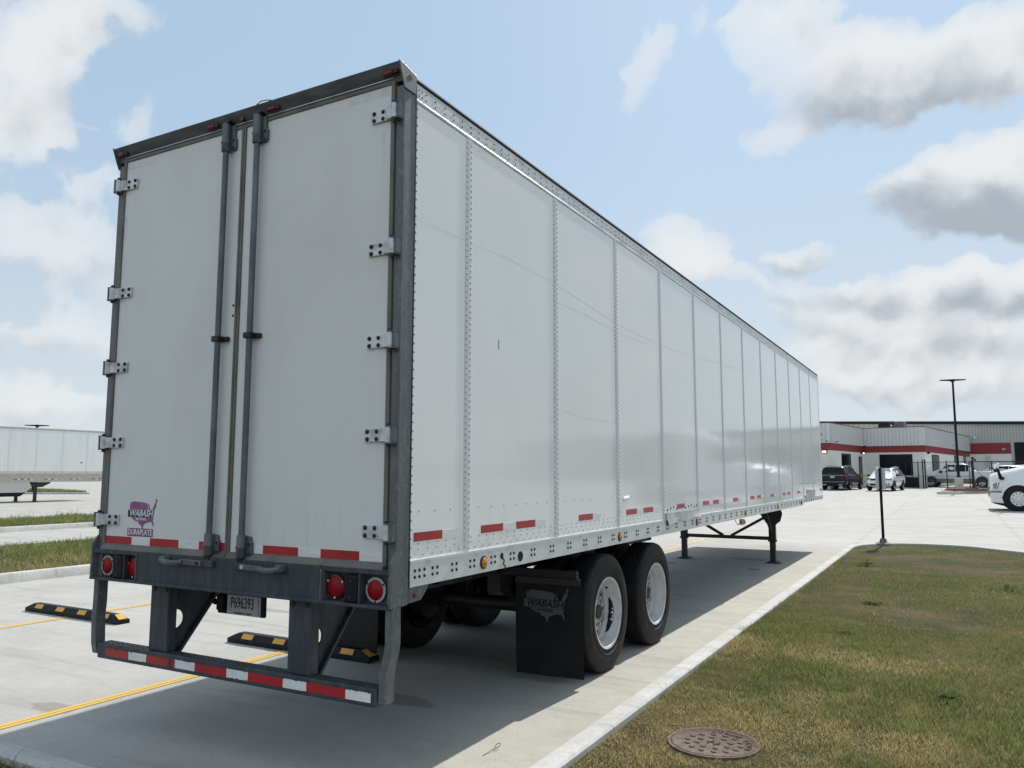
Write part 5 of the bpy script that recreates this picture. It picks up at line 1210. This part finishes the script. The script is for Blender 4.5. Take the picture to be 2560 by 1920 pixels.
for k in range(3):
    p, q = Vector(FP[0]), Vector(FP[1]); m_ = p + (q - p) * (k + 1) / 4
    MB().tube([(m_.x, m_.y, 0), (m_.x, m_.y, 2.25)], 0.03, 8).build('post', M_IRON, F1, smooth=50)
GT = empty('sliding_gate', 'black sliding chain-link gate with diagonal braces beside the lamp post', 'gate', (5.45, 68.7, H(5.5, 68.7)), R(-9))
for z in (0.18, 2.2): MB().box(-0.3, 7.5, -0.03, 0.03, z - 0.035, z + 0.035).build('gate_rail', M_IRON, GT)
for x in (-0.28, 1.25, 2.8, 4.35, 5.9, 7.45):
    MB().box(x - 0.028, x + 0.028, -0.028, 0.028, 0.22, 2.16).build('gate_upright', M_IRON, GT)
for x in (-0.28, 1.25, 2.8, 4.35): MB().bar((x + 0.05, 0, 2.14), (x + 1.5, 0, 0.24), 0.03, 0.03, (0, 1, 0)).build('gate_brace', M_IRON, GT)
mb = MB(); chain_panel(mb, (-0.28, 0.0), (7.45, 0.0), 0.2, 2.18); mb.build('chain_mesh', M_IRON, GT, kind='stuff')
MB().tube([(0.0, -0.12, 0.0), (0.0, -0.12, 2.42)], 0.06, 10).build('guide_post', M_IRON, GT, smooth=50)
MB().box(-0.10, 0.10, -0.2, -0.02, 2.42, 2.58).disc((0.16, -0.12, 2.35), 1, 0.09, 0.05, 14).build('guide_roller', M_IRON, GT, bevel=0.01)
MB().disc((0.12, -0.16, 0.10), 1, 0.12, 0.06, 16).build('gate_wheel', M_IRON, GT)
MB().box(0.55, 1.0, -0.3, -0.1, -0.05, 0.16).build('footing', M_KERB, GT)

# ================================================================ vehicles
def ring(z0, zb, zt, w, wt, flat=0.62):
    return [(0.0, z0), (w * 0.78, z0), (w * 0.95, z0 + 0.10), (w, z0 + (zb - z0) * 0.55), (w * 0.975, zb), (wt, zt - 0.055 if zt - zb > 0.2 else zt - (zt - zb) * 0.3), (wt * 0.86, zt - 0.012), (wt * flat * 0.7, zt), (0.0, zt)]
def car(name, label, cat, loc, rz_, st, paint, W_, wheels, wr, glass, roofwin, extras, group, arch=None):
    """st: stations (y, z_bottom, z_belt, z_top, half width, half width at top); +Y is forward"""
    t = empty(name, label, cat, loc, rz_, group)
    mb = MB(); rows = [ring(*s[1:6]) for s in st]; n = len(rows[0]); vs = []
    for s, rg in zip(st, rows):
        full = [(x, s[0], z) for x, z in rg] + [(-x, s[0], z) for x, z in rg[-2:0:-1]]
        vs += full
    m_ = 2 * n - 2; fs = []
    for i in range(len(st) - 1):
        for k in range(m_): fs.append((i * m_ + k, i * m_ + (k + 1) % m_, (i + 1) * m_ + (k + 1) % m_, (i + 1) * m_ + k))
    fs += [list(range(m_)), list(range((len(st) - 1) * m_, len(st) * m_))]
    body = mb.add(vs, fs).build('body', paint, t, smooth=60)
    sb = body.modifiers.new('soften', 'SUBSURF'); sb.levels = 1; sb.render_levels = 2
    def P(i, k, s=1): return Vector((s * rows[i][k][0], st[i][0], rows[i][k][1]))
    def pane(q, m, nm, sh=0.07, off=0.012):
        c = sum(q, Vector()) / 4; q = [p + (c - p) * sh for p in q]; nn = (q[1] - q[0]).cross(q[2] - q[0]).normalized()
        if nn.dot(c - Vector((0, c.y * 0.6, 0.7))) < 0: nn = -nn
        b_ = MB(); b_.add([p - nn * 0.10 for p in q] + [p + nn * (off - 0.018) for p in q], [(0, 1, 2, 3), (4, 5, 6, 7), (0, 1, 5, 4), (1, 2, 6, 5), (2, 3, 7, 6), (3, 0, 4, 7)])
        return b_.build(nm, m, t)
    for (i, j) in glass:
        for s in (-1, 1): pane([P(i, 4, s), P(j, 4, s), P(j, 5, s), P(i, 5, s)], M_GLASS, 'side_window')
    for (i, j, m, nm) in roofwin:
        pane([P(i, 6, -1), P(i, 6, 1), P(j, 6, 1), P(j, 6, -1)], m, nm, 0.05, 0.02)
    for y in wheels:
        for s in (-1, 1):
            w = bpy.data.objects.new('wheel', None); col.objects.link(w); w.parent = t; w.location = (s * (W_ - 0.115), y, wr); w.rotation_euler = (0, 0, 0 if s > 0 else math.pi)
            MB().lathe([(-0.11, wr * 0.62), (-0.12, wr * 0.85), (-0.09, wr * 0.985), (0, wr), (0.09, wr * 0.985), (0.12, wr * 0.85), (0.115, wr * 0.66)], (0, 0, 0), 0, 26).build('tyre', M_TYRE, w, smooth=40)
            MB().lathe([(0.112, wr * 0.68), (0.10, wr * 0.64), (0.075, wr * 0.58), (0.085, wr * 0.2), (0.10, 0.0)], (0, 0, 0), 0, 26).build('rim', M_ALLOY, w, smooth=40)
            for k in range(6):
                a = 2 * math.pi * k / 6; c_, s_ = math.cos(a), math.sin(a)
                f = lambda r_, d: (0.094, r_ * c_ - d * s_, r_ * s_ + d * c_)
                MB().add([f(wr * 0.28, -wr * 0.05), f(wr * 0.57, -wr * 0.15), f(wr * 0.57, wr * 0.15), f(wr * 0.28, wr * 0.05)], [(0, 1, 2, 3)]).build('spoke_gap', M_BLACK, w)
            MB().lathe([(W_ * s - s * 0.03, 0.0), (W_ * s + s * 0.004, wr + 0.075), (W_ * s + s * 0.004, wr + 0.04), (W_ * s - s * 0.02, 0.0)], (0, y, wr), 0, 28, R(-12), R(192)).build('arch_shade_trim', arch or M_BLACK, t)  # dark disc in place of the shaded wheel gap, trim-coloured on the pickup
    extras(t); t.scale = (1.05, 1.05, 1.07)
    return t
def bx(t, name, m, *b, bevel=0.012): return MB().box(*b).build(name, m, t, bevel=bevel)
CH = R(-9)
# black crossover, rear towards the camera
def ex_blk(t):
    bx(t, 'tailgate_strip', M_CHROME, -0.78, 0.78, -2.57, -2.53, 1.06, 1.09)
    for s in (-1, 1):
        bx(t, 'tail_lamp', M_RED, min(s * 0.58, s * 0.97), max(s * 0.58, s * 0.97), -2.545, -2.44, 1.0, 1.10)
        bx(t, 'exhaust_trim', M_CHROME, min(s * 0.45, s * 0.72), max(s * 0.45, s * 0.72), -2.60, -2.55, 0.36, 0.41)
        MB().tube([(s * 0.66, -1.6, 1.76), (s * 0.68, -0.6, 1.80), (s * 0.66, 0.5, 1.77)], 0.022, 6).build('roof_rail', M_CHROME, t, smooth=60)
        bx(t, 'mirror', M_CARBLK, min(s * 0.98, s * 1.16), max(s * 0.98, s * 1.16), 0.85, 1.0, 1.05, 1.20, bevel=0.04)
        MB().tube([(s * 0.965, -2.0, 1.16), (s * 0.985, -1.0, 1.10), (s * 0.985, 0.9, 1.06)], 0.012, 6).build('window_strip', M_CHROME, t)
    bx(t, 'licence_plate', M_PLATE, -0.16, 0.16, -2.585, -2.56, 0.88, 1.02)
    bx(t, 'bumper_line', M_ALU, -0.85, 0.85, -2.605, -2.58, 0.58, 0.605)
    bx(t, 'lower_bumper', M_BLACK, -0.8, 0.8, -2.58, -2.4, 0.28, 0.42)
SUVB = [(-2.56, 0.36, 0.95, 1.02, 0.90, 0.80), (-2.50, 0.32, 1.02, 1.12, 0.97, 0.84), (-2.28, 0.28, 1.10, 1.66, 1.0, 0.72), (-1.9, 0.26, 1.08, 1.74, 1.0, 0.72), (-0.9, 0.25, 1.05, 1.775, 1.0, 0.72), (0.1, 0.25, 1.03, 1.75, 1.0, 0.71), (0.55, 0.25, 1.02, 1.66, 1.0, 0.70), (1.30, 0.25, 1.02, 1.14, 0.99, 0.80), (2.0, 0.26, 0.95, 1.04, 0.96, 0.78), (2.45, 0.32, 0.80, 0.90, 0.88, 0.7), (2.58, 0.42, 0.65, 0.72, 0.75, 0.6)]
x, y = -3.85, 65.9
car('parked_car', 'black crossover parked with its rear to the camera beside the trailer nose', 'car', (x, y, H(x, y)), CH, SUVB, M_CARBLK, 1.0, (-1.5, 1.55), 0.36,
    [(2, 3), (3, 4), (4, 5), (5, 6)], [(1, 2, M_GLASS, 'rear_window'), (7, 6, M_GLASS, 'windscreen')], ex_blk, 'cars by the office')
# white crossover facing the camera
def ex_wht(t):
    bx(t, 'grille', M_BLACK, -0.50, 0.50, 2.20, 2.275, 0.74, 0.86); bx(t, 'grille_badge', M_CHROME, -0.12, 0.12, 2.26, 2.29, 0.73, 0.87)
    for s in (-1, 1):
        bx(t, 'headlight', M_LGLASS, min(s * 0.52, s * 0.86), max(s * 0.52, s * 0.86), 2.04, 2.20, 0.76, 0.90, bevel=0.03)
        bx(t, 'fog_lamp', M_BLACK, min(s * 0.60, s * 0.74), max(s * 0.60, s * 0.74), 2.18, 2.25, 0.44, 0.55, bevel=0.03)
        MB().tube([(s * 0.60, -1.4, 1.65), (s * 0.62, -0.5, 1.70), (s * 0.60, 0.4, 1.66)], 0.022, 6).build('roof_rail', M_CARWHT, t, smooth=60)
        bx(t, 'mirror', M_BLACK, min(s * 0.90, s * 1.07), max(s * 0.90, s * 1.07), 0.72, 0.88, 1.02, 1.17, bevel=0.04)
    bx(t, 'lower_grille', M_BLACK, -0.55, 0.55, 2.24, 2.30, 0.40, 0.52)
    bx(t, 'licence_plate', M_PLATE, -0.16, 0.16, 2.28, 2.32, 0.50, 0.62)
    bx(t, 'sunroof', M_GLASS, -0.4, 0.4, -0.4, 0.35, 1.655, 1.672)
SUVW = [(-2.32, 0.40, 0.95, 1.0, 0.82, 0.70), (-2.25, 0.34, 1.02, 1.10, 0.88, 0.74), (-1.95, 0.28, 1.08, 1.50, 0.91, 0.64), (-1.5, 0.26, 1.06, 1.62, 0.91, 0.64), (-0.6, 0.25, 1.03, 1.665, 0.91, 0.64), (0.2, 0.25, 1.01, 1.65, 0.91, 0.63), (0.55, 0.25, 1.0, 1.56, 0.91, 0.62), (1.35, 0.25, 1.0, 1.07, 0.90, 0.72), (1.95, 0.28, 0.88, 0.96, 0.87, 0.66), (2.2, 0.34, 0.74, 0.84, 0.80, 0.6), (2.28, 0.42, 0.60, 0.66, 0.70, 0.55)]
x, y = -0.55, 64.3
car('parked_car', 'white crossover facing the camera beyond the slim sign post', 'car', (x, y, H(x, y)), CH + math.pi, SUVW, M_CARWHT, 0.91, (-1.32, 1.38), 0.34,
    [(2, 3), (3, 4), (4, 5), (5, 6)], [(7, 6, M_LGLASS, 'windscreen'), (1, 2, M_GLASS, 'rear_window')], ex_wht, 'cars by the office')
# pickup facing left
def ex_pick(t):
    MB().box(-0.80, 0.80, -2.75, -1.0, 1.10, 1.26).build('bed_interior', M_BLACK, t)
    for s in (-1, 1):
        bx(t, 'lower_trim', M_TAN, min(s * 0.985, s * 1.012), max(s * 0.985, s * 1.012), -1.3, 1.35, 0.48, 0.70)
        bx(t, 'lower_trim', M_TAN, min(s * 0.985, s * 1.012), max(s * 0.985, s * 1.012), -2.85, -2.4, 0.48, 0.70)
        bx(t, 'running_board', M_BLACK, min(s * 0.9, s * 1.06), max(s * 0.9, s * 1.06), -1.3, 1.3, 0.36, 0.42)
        bx(t, 'headlight', M_LGLASS, min(s * 0.62, s * 0.98), max(s * 0.62, s * 0.98), 2.72, 2.93, 0.88, 1.14, bevel=0.03)
        bx(t, 'mirror', M_BLACK, min(s * 1.0, s * 1.24), max(s * 1.0, s * 1.24), 0.95, 1.12, 1.16, 1.40, bevel=0.05)
        bx(t, 'badge', M_CHROME, min(s * 1.0, s * 1.012), max(s * 1.0, s * 1.012), 1.3, 1.6, 0.98, 1.02)
        bx(t, 'tail_lamp', M_RED, min(s * 0.84, s * 1.01), max(s * 0.84, s * 1.01), -2.93, -2.85, 0.85, 1.25)
    bx(t, 'grille', M_BLACK, -0.60, 0.60, 2.88, 2.97, 0.82, 1.12)
    bx(t, 'front_bumper', M_CHROME, -0.98, 0.98, 2.72, 3.02, 0.50, 0.74, bevel=0.05)
    bx(t, 'rear_bumper', M_CHROME, -0.9, 0.9, -3.0, -2.88, 0.52, 0.70, bevel=0.03)
PICK = [(-2.9, 0.52, 1.24, 1.28, 0.98, 0.92), (-2.85, 0.45, 1.27, 1.31, 1.0, 0.96), (-1.05, 0.42, 1.27, 1.31, 1.0, 0.96), (-1.0, 0.42, 1.28, 1.86, 1.0, 0.76), (-0.8, 0.42, 1.28, 1.93, 1.0, 0.76), (0.0, 0.42, 1.27, 1.95, 1.0, 0.76), (0.55, 0.42, 1.26, 1.90, 1.0, 0.75), (1.35, 0.42, 1.24, 1.34, 1.0, 0.86), (2.0, 0.42, 1.18, 1.27, 1.0, 0.86), (2.75, 0.46, 1.10, 1.20, 0.98, 0.84), (2.9, 0.52, 1.0, 1.1, 0.94, 0.8)]
x, y = 4.35, 77.3
car('parked_pickup', 'white crew-cab pickup facing left behind the chain-link fence', 'pickup', (x, y, H(x, y)), R(81), PICK, M_CARWHT, 1.0, (-1.95, 1.80), 0.42,
    [(3, 4), (4, 5), (5, 6), (6, 7)], [(7, 6, M_GLASS, 'windscreen')], ex_pick, 'cars by the office', mat('dark_arch_trim', (0.05, 0.048, 0.045), 0.6))
def ex_plain(t):
    for s in (-1, 1):
        bx(t, 'mirror', M_BLACK, min(s * 0.98, s * 1.16), max(s * 0.98, s * 1.16), 0.85, 1.0, 1.05, 1.20, bevel=0.04)
        bx(t, 'headlight', M_LGLASS, min(s * 0.5, s * 0.85), max(s * 0.5, s * 0.85), 2.25, 2.45, 0.72, 0.85, bevel=0.03)
        bx(t, 'tail_lamp', M_RED, min(s * 0.7, s * 0.98), max(s * 0.7, s * 0.98), -2.545, -2.44, 1.0, 1.10)
x, y = 7.6, 80.6
car('parked_car', 'silver estate car beyond the pickup tailgate behind the gate', 'car', (x, y, H(x, y) + 0.02), R(81), SUVB, M_CARSIL, 1.0, (-1.5, 1.55), 0.36,
    [(2, 3), (3, 4), (4, 5), (5, 6)], [(7, 6, M_LGLASS, 'windscreen')], ex_plain, 'cars by the office')
x, y = 9.6, 86.0
car('parked_car', 'dark grey car mostly hidden behind the silver one', 'car', (x, y, H(x, y) + 0.1), R(81), SUVB, mat('dark_grey_paint', (0.04, 0.045, 0.05), 0.2, coat=0.8), 1.0, (-1.5, 1.55), 0.36,
    [(2, 3), (3, 4), (4, 5), (5, 6)], [(7, 6, M_GLASS, 'windscreen')], ex_plain, 'cars by the office')

# ---------------------------------------------------------------- road tractor nosing in from the right (faces -X)
TG = H(8, 36.6)
TT = empty('road_tractor', 'white aerodynamic road tractor nosing into view from the right edge', 'truck', (5.32, 36.6, TG), R(0), None)
# local: x = 0 at the bumper, growing backwards; y = 0 centre line, -y is the near (left) side
HS = [(0.0, 0.80, 1.40, 0.98), (0.04, 0.78, 1.48, 1.06), (0.14, 0.77, 1.55, 1.12), (0.45, 0.76, 1.64, 1.16), (0.9, 0.74, 1.76, 1.18), (1.4, 0.60, 1.90, 1.19), (1.9, 0.50, 2.02, 1.20), (2.3, 0.50, 2.08, 1.20)]
mb = MB(); vs = []
for (xx, z0, zt_, w) in HS:
    wt = w * 0.62 if xx > 0.3 else w * 0.7; hb = zt_ - z0
    rg = [(0, z0), (w * 0.96, z0), (w, z0 + hb * 0.15), (w, z0 + hb * 0.45), (w * 0.965, z0 + hb * 0.60), (w * 0.84, z0 + hb * 0.70), (w * 0.74, z0 + hb * 0.86), (wt * 0.88, z0 + hb * 0.965), (wt * 0.4, zt_), (0, zt_ + 0.005)]
    vs += [(xx, -q[0], q[1]) for q in rg] + [(xx, q[0], q[1]) for q in rg[-2:0:-1]]
m_ = 18; fs = []
for i in range(len(HS) - 1):
    for k in range(m_): fs.append((i * m_ + k, i * m_ + (k + 1) % m_, (i + 1) * m_ + (k + 1) % m_, (i + 1) * m_ + k))
fs += [list(range(m_)), list(range((len(HS) - 1) * m_, len(HS) * m_))]
mb.add(vs, fs); hood = mb.build('hood', M_CARWHT, TT, smooth=50)
MB().prism([(0.04, 0.34), (0.48, 0.30), (0.40, 0.55), (0.44, 0.755), (0.0, 0.765), (-0.03, 0.55)], 1, -1.21, 1.21).build('bumper', M_CARWHT, TT, bevel=0.03)
MB().prism([(0.08, 0.30), (0.56, 0.17), (0.50, 0.30), (0.04, 0.338)], 1, -1.18, 1.18).build('air_dam', M_BLACK, TT)
for s in (-1, 1):
    # wheel-arch opening and wheel
    o = MB().lathe([(s * 1.205, 0.0), (s * 1.206, 0.56), (s * 1.19, 0.56), (s * 1.19, 0.0)], (0.98, 0, 0.50), 1, 36, R(0), R(360)).build('wheel_well', M_BLACK, TT)
    w = bpy.data.objects.new('wheel', None); col.objects.link(w); w.parent = TT; w.location = (0.98, s * 1.09, 0.50); w.rotation_euler = (0, 0, 0 if s > 0 else math.pi)
    MB().lathe([(-0.12, 0.29), (-0.14, 0.40), (-0.11, 0.49), (0, 0.503), (0.11, 0.49), (0.14, 0.40), (0.13, 0.30)], (0, 0, 0), 1, 40).build('tyre', M_TYRE, w, smooth=40)
    MB().lathe([(0.132, 0.295), (0.128, 0.28), (0.118, 0.27), (0.122, 0.17), (0.135, 0.16), (0.14, 0.10), (0.18, 0.085), (0.185, 0.0)], (0, 0, 0), 1, 40).build('rim', mat('polished_alloy', (0.72, 0.73, 0.74), 0.25, 0.25), w, smooth=35)
    for k in range(10):
        a = 2 * math.pi * k / 10; MB().disc((0.222 * math.cos(a), 0.117, 0.222 * math.sin(a)), 1, 0.026, 0.006, 10).build('hand_hole', M_BLACK, w)
        a += 0.31; MB().disc((0.135 * math.cos(a), 0.14, 0.135 * math.sin(a)), 1, 0.016, 0.03, 6).build('wheel_nut', M_ALU, w)
    # flare over the arch
    MB().lathe([(s * 1.19, 0.56), (s * 1.225, 0.57), (s * 1.225, 0.60), (s * 1.18, 0.66)], (0.98, 0, 0.50), 1, 30, R(8), R(172)).build('fender_flare', M_CARWHT, TT, smooth=60)
    MB().prism([(0.12, 0.90), (0.24, 0.90), (0.30, 1.16), (0.22, 1.18), (0.10, 1.10)], 1, s * 1.06, s * 1.135).build('headlight', M_LGLASS, TT, bevel=0.03)
    MB().prism([(0.225, 0.90), (0.275, 0.90), (0.36, 1.17), (0.305, 1.18)], 1, s * 1.09, s * 1.15).build('turn_lamp', mat('rose_lens', (0.50, 0.10, 0.06), 0.25, coat=0.5), TT, bevel=0.015)
    # hood mirror on a curved arm
    o = MB().tube([(0.46, s * 1.08, 1.34), (0.40, s * 1.20, 1.36), (0.33, s * 1.26, 1.60), (0.28, s * 1.25, 1.80)], [0.085, 0.08, 0.055, 0.05], 8).build('hood_mirror_arm', M_BLACK, TT, smooth=60)
    MB().lathe([(-0.05, 0.0), (-0.045, 0.08), (0.0, 0.115), (0.05, 0.115), (0.055, 0.0)], (0.30, s * 1.25, 1.85), 0, 18).build('mirror_head', M_CARWHT, o, smooth=50)
    # cab mirrors, tank, steps, rear wheels
    MB().box(2.55, 2.75, s * 1.35 - 0.12, s * 1.35 + 0.12, 1.75, 2.5).build('cab_mirror', M_BLACK, TT, bevel=0.04)
    MB().tube([(3.3, s * 1.02, 0.62), (4.9, s * 1.02, 0.62)], 0.30, 20).build('fuel_tank', M_CHROME, TT, smooth=50)
    for xx in (5.9, 7.2):
        MB().lathe([(-0.24, 0.29), (-0.26, 0.40), (-0.22, 0.50), (0.22, 0.50), (0.26, 0.40), (0.24, 0.29)], (xx, s * 0.98, 0.50), 1, 30).build('rear_tyre', M_TYRE, TT, smooth=40)
        MB().lathe([(s * 0.2, 0.29), (s * 0.1, 0.2), (s * 0.1, 0.0)], (xx, s * 0.98, 0.50), 1, 24).build('rear_rim', M_ALLOY, TT, smooth=40)
MB().box(-0.035, 0.46, -1.214, 1.214, 0.762, 0.785).build('bumper_gap', M_BLACK, TT)
MB().prism([(-0.012, 0.86), (0.03, 1.30), (0.045, 1.30), (0.02, 0.86)], 1, -0.62, 0.62).build('grille', M_BLACK, TT)
MB().prism([(2.2, 0.45), (2.2, 2.08), (2.75, 2.95), (3.2, 3.15), (5.4, 3.95), (5.6, 3.95), (5.6, 0.45)], 1, -1.22, 1.22).build('cab', M_CARWHT, TT, bevel=0.10)
MB().prism([(2.24, 2.12), (2.70, 2.88), (2.66, 2.90), (2.20, 2.14)], 1, -1.05, 1.05).build('windscreen', M_GLASS, TT)
for s in (-1, 1): MB().prism([(2.55, 2.1), (3.5, 2.1), (3.5, 2.85), (2.95, 2.85)], 1, s * 1.215, s * 1.232).build('side_window', M_GLASS, TT)
MB().box(5.5, 8.0, -0.45, 0.45, 0.62, 0.92).build('chassis', M_IRON, TT)
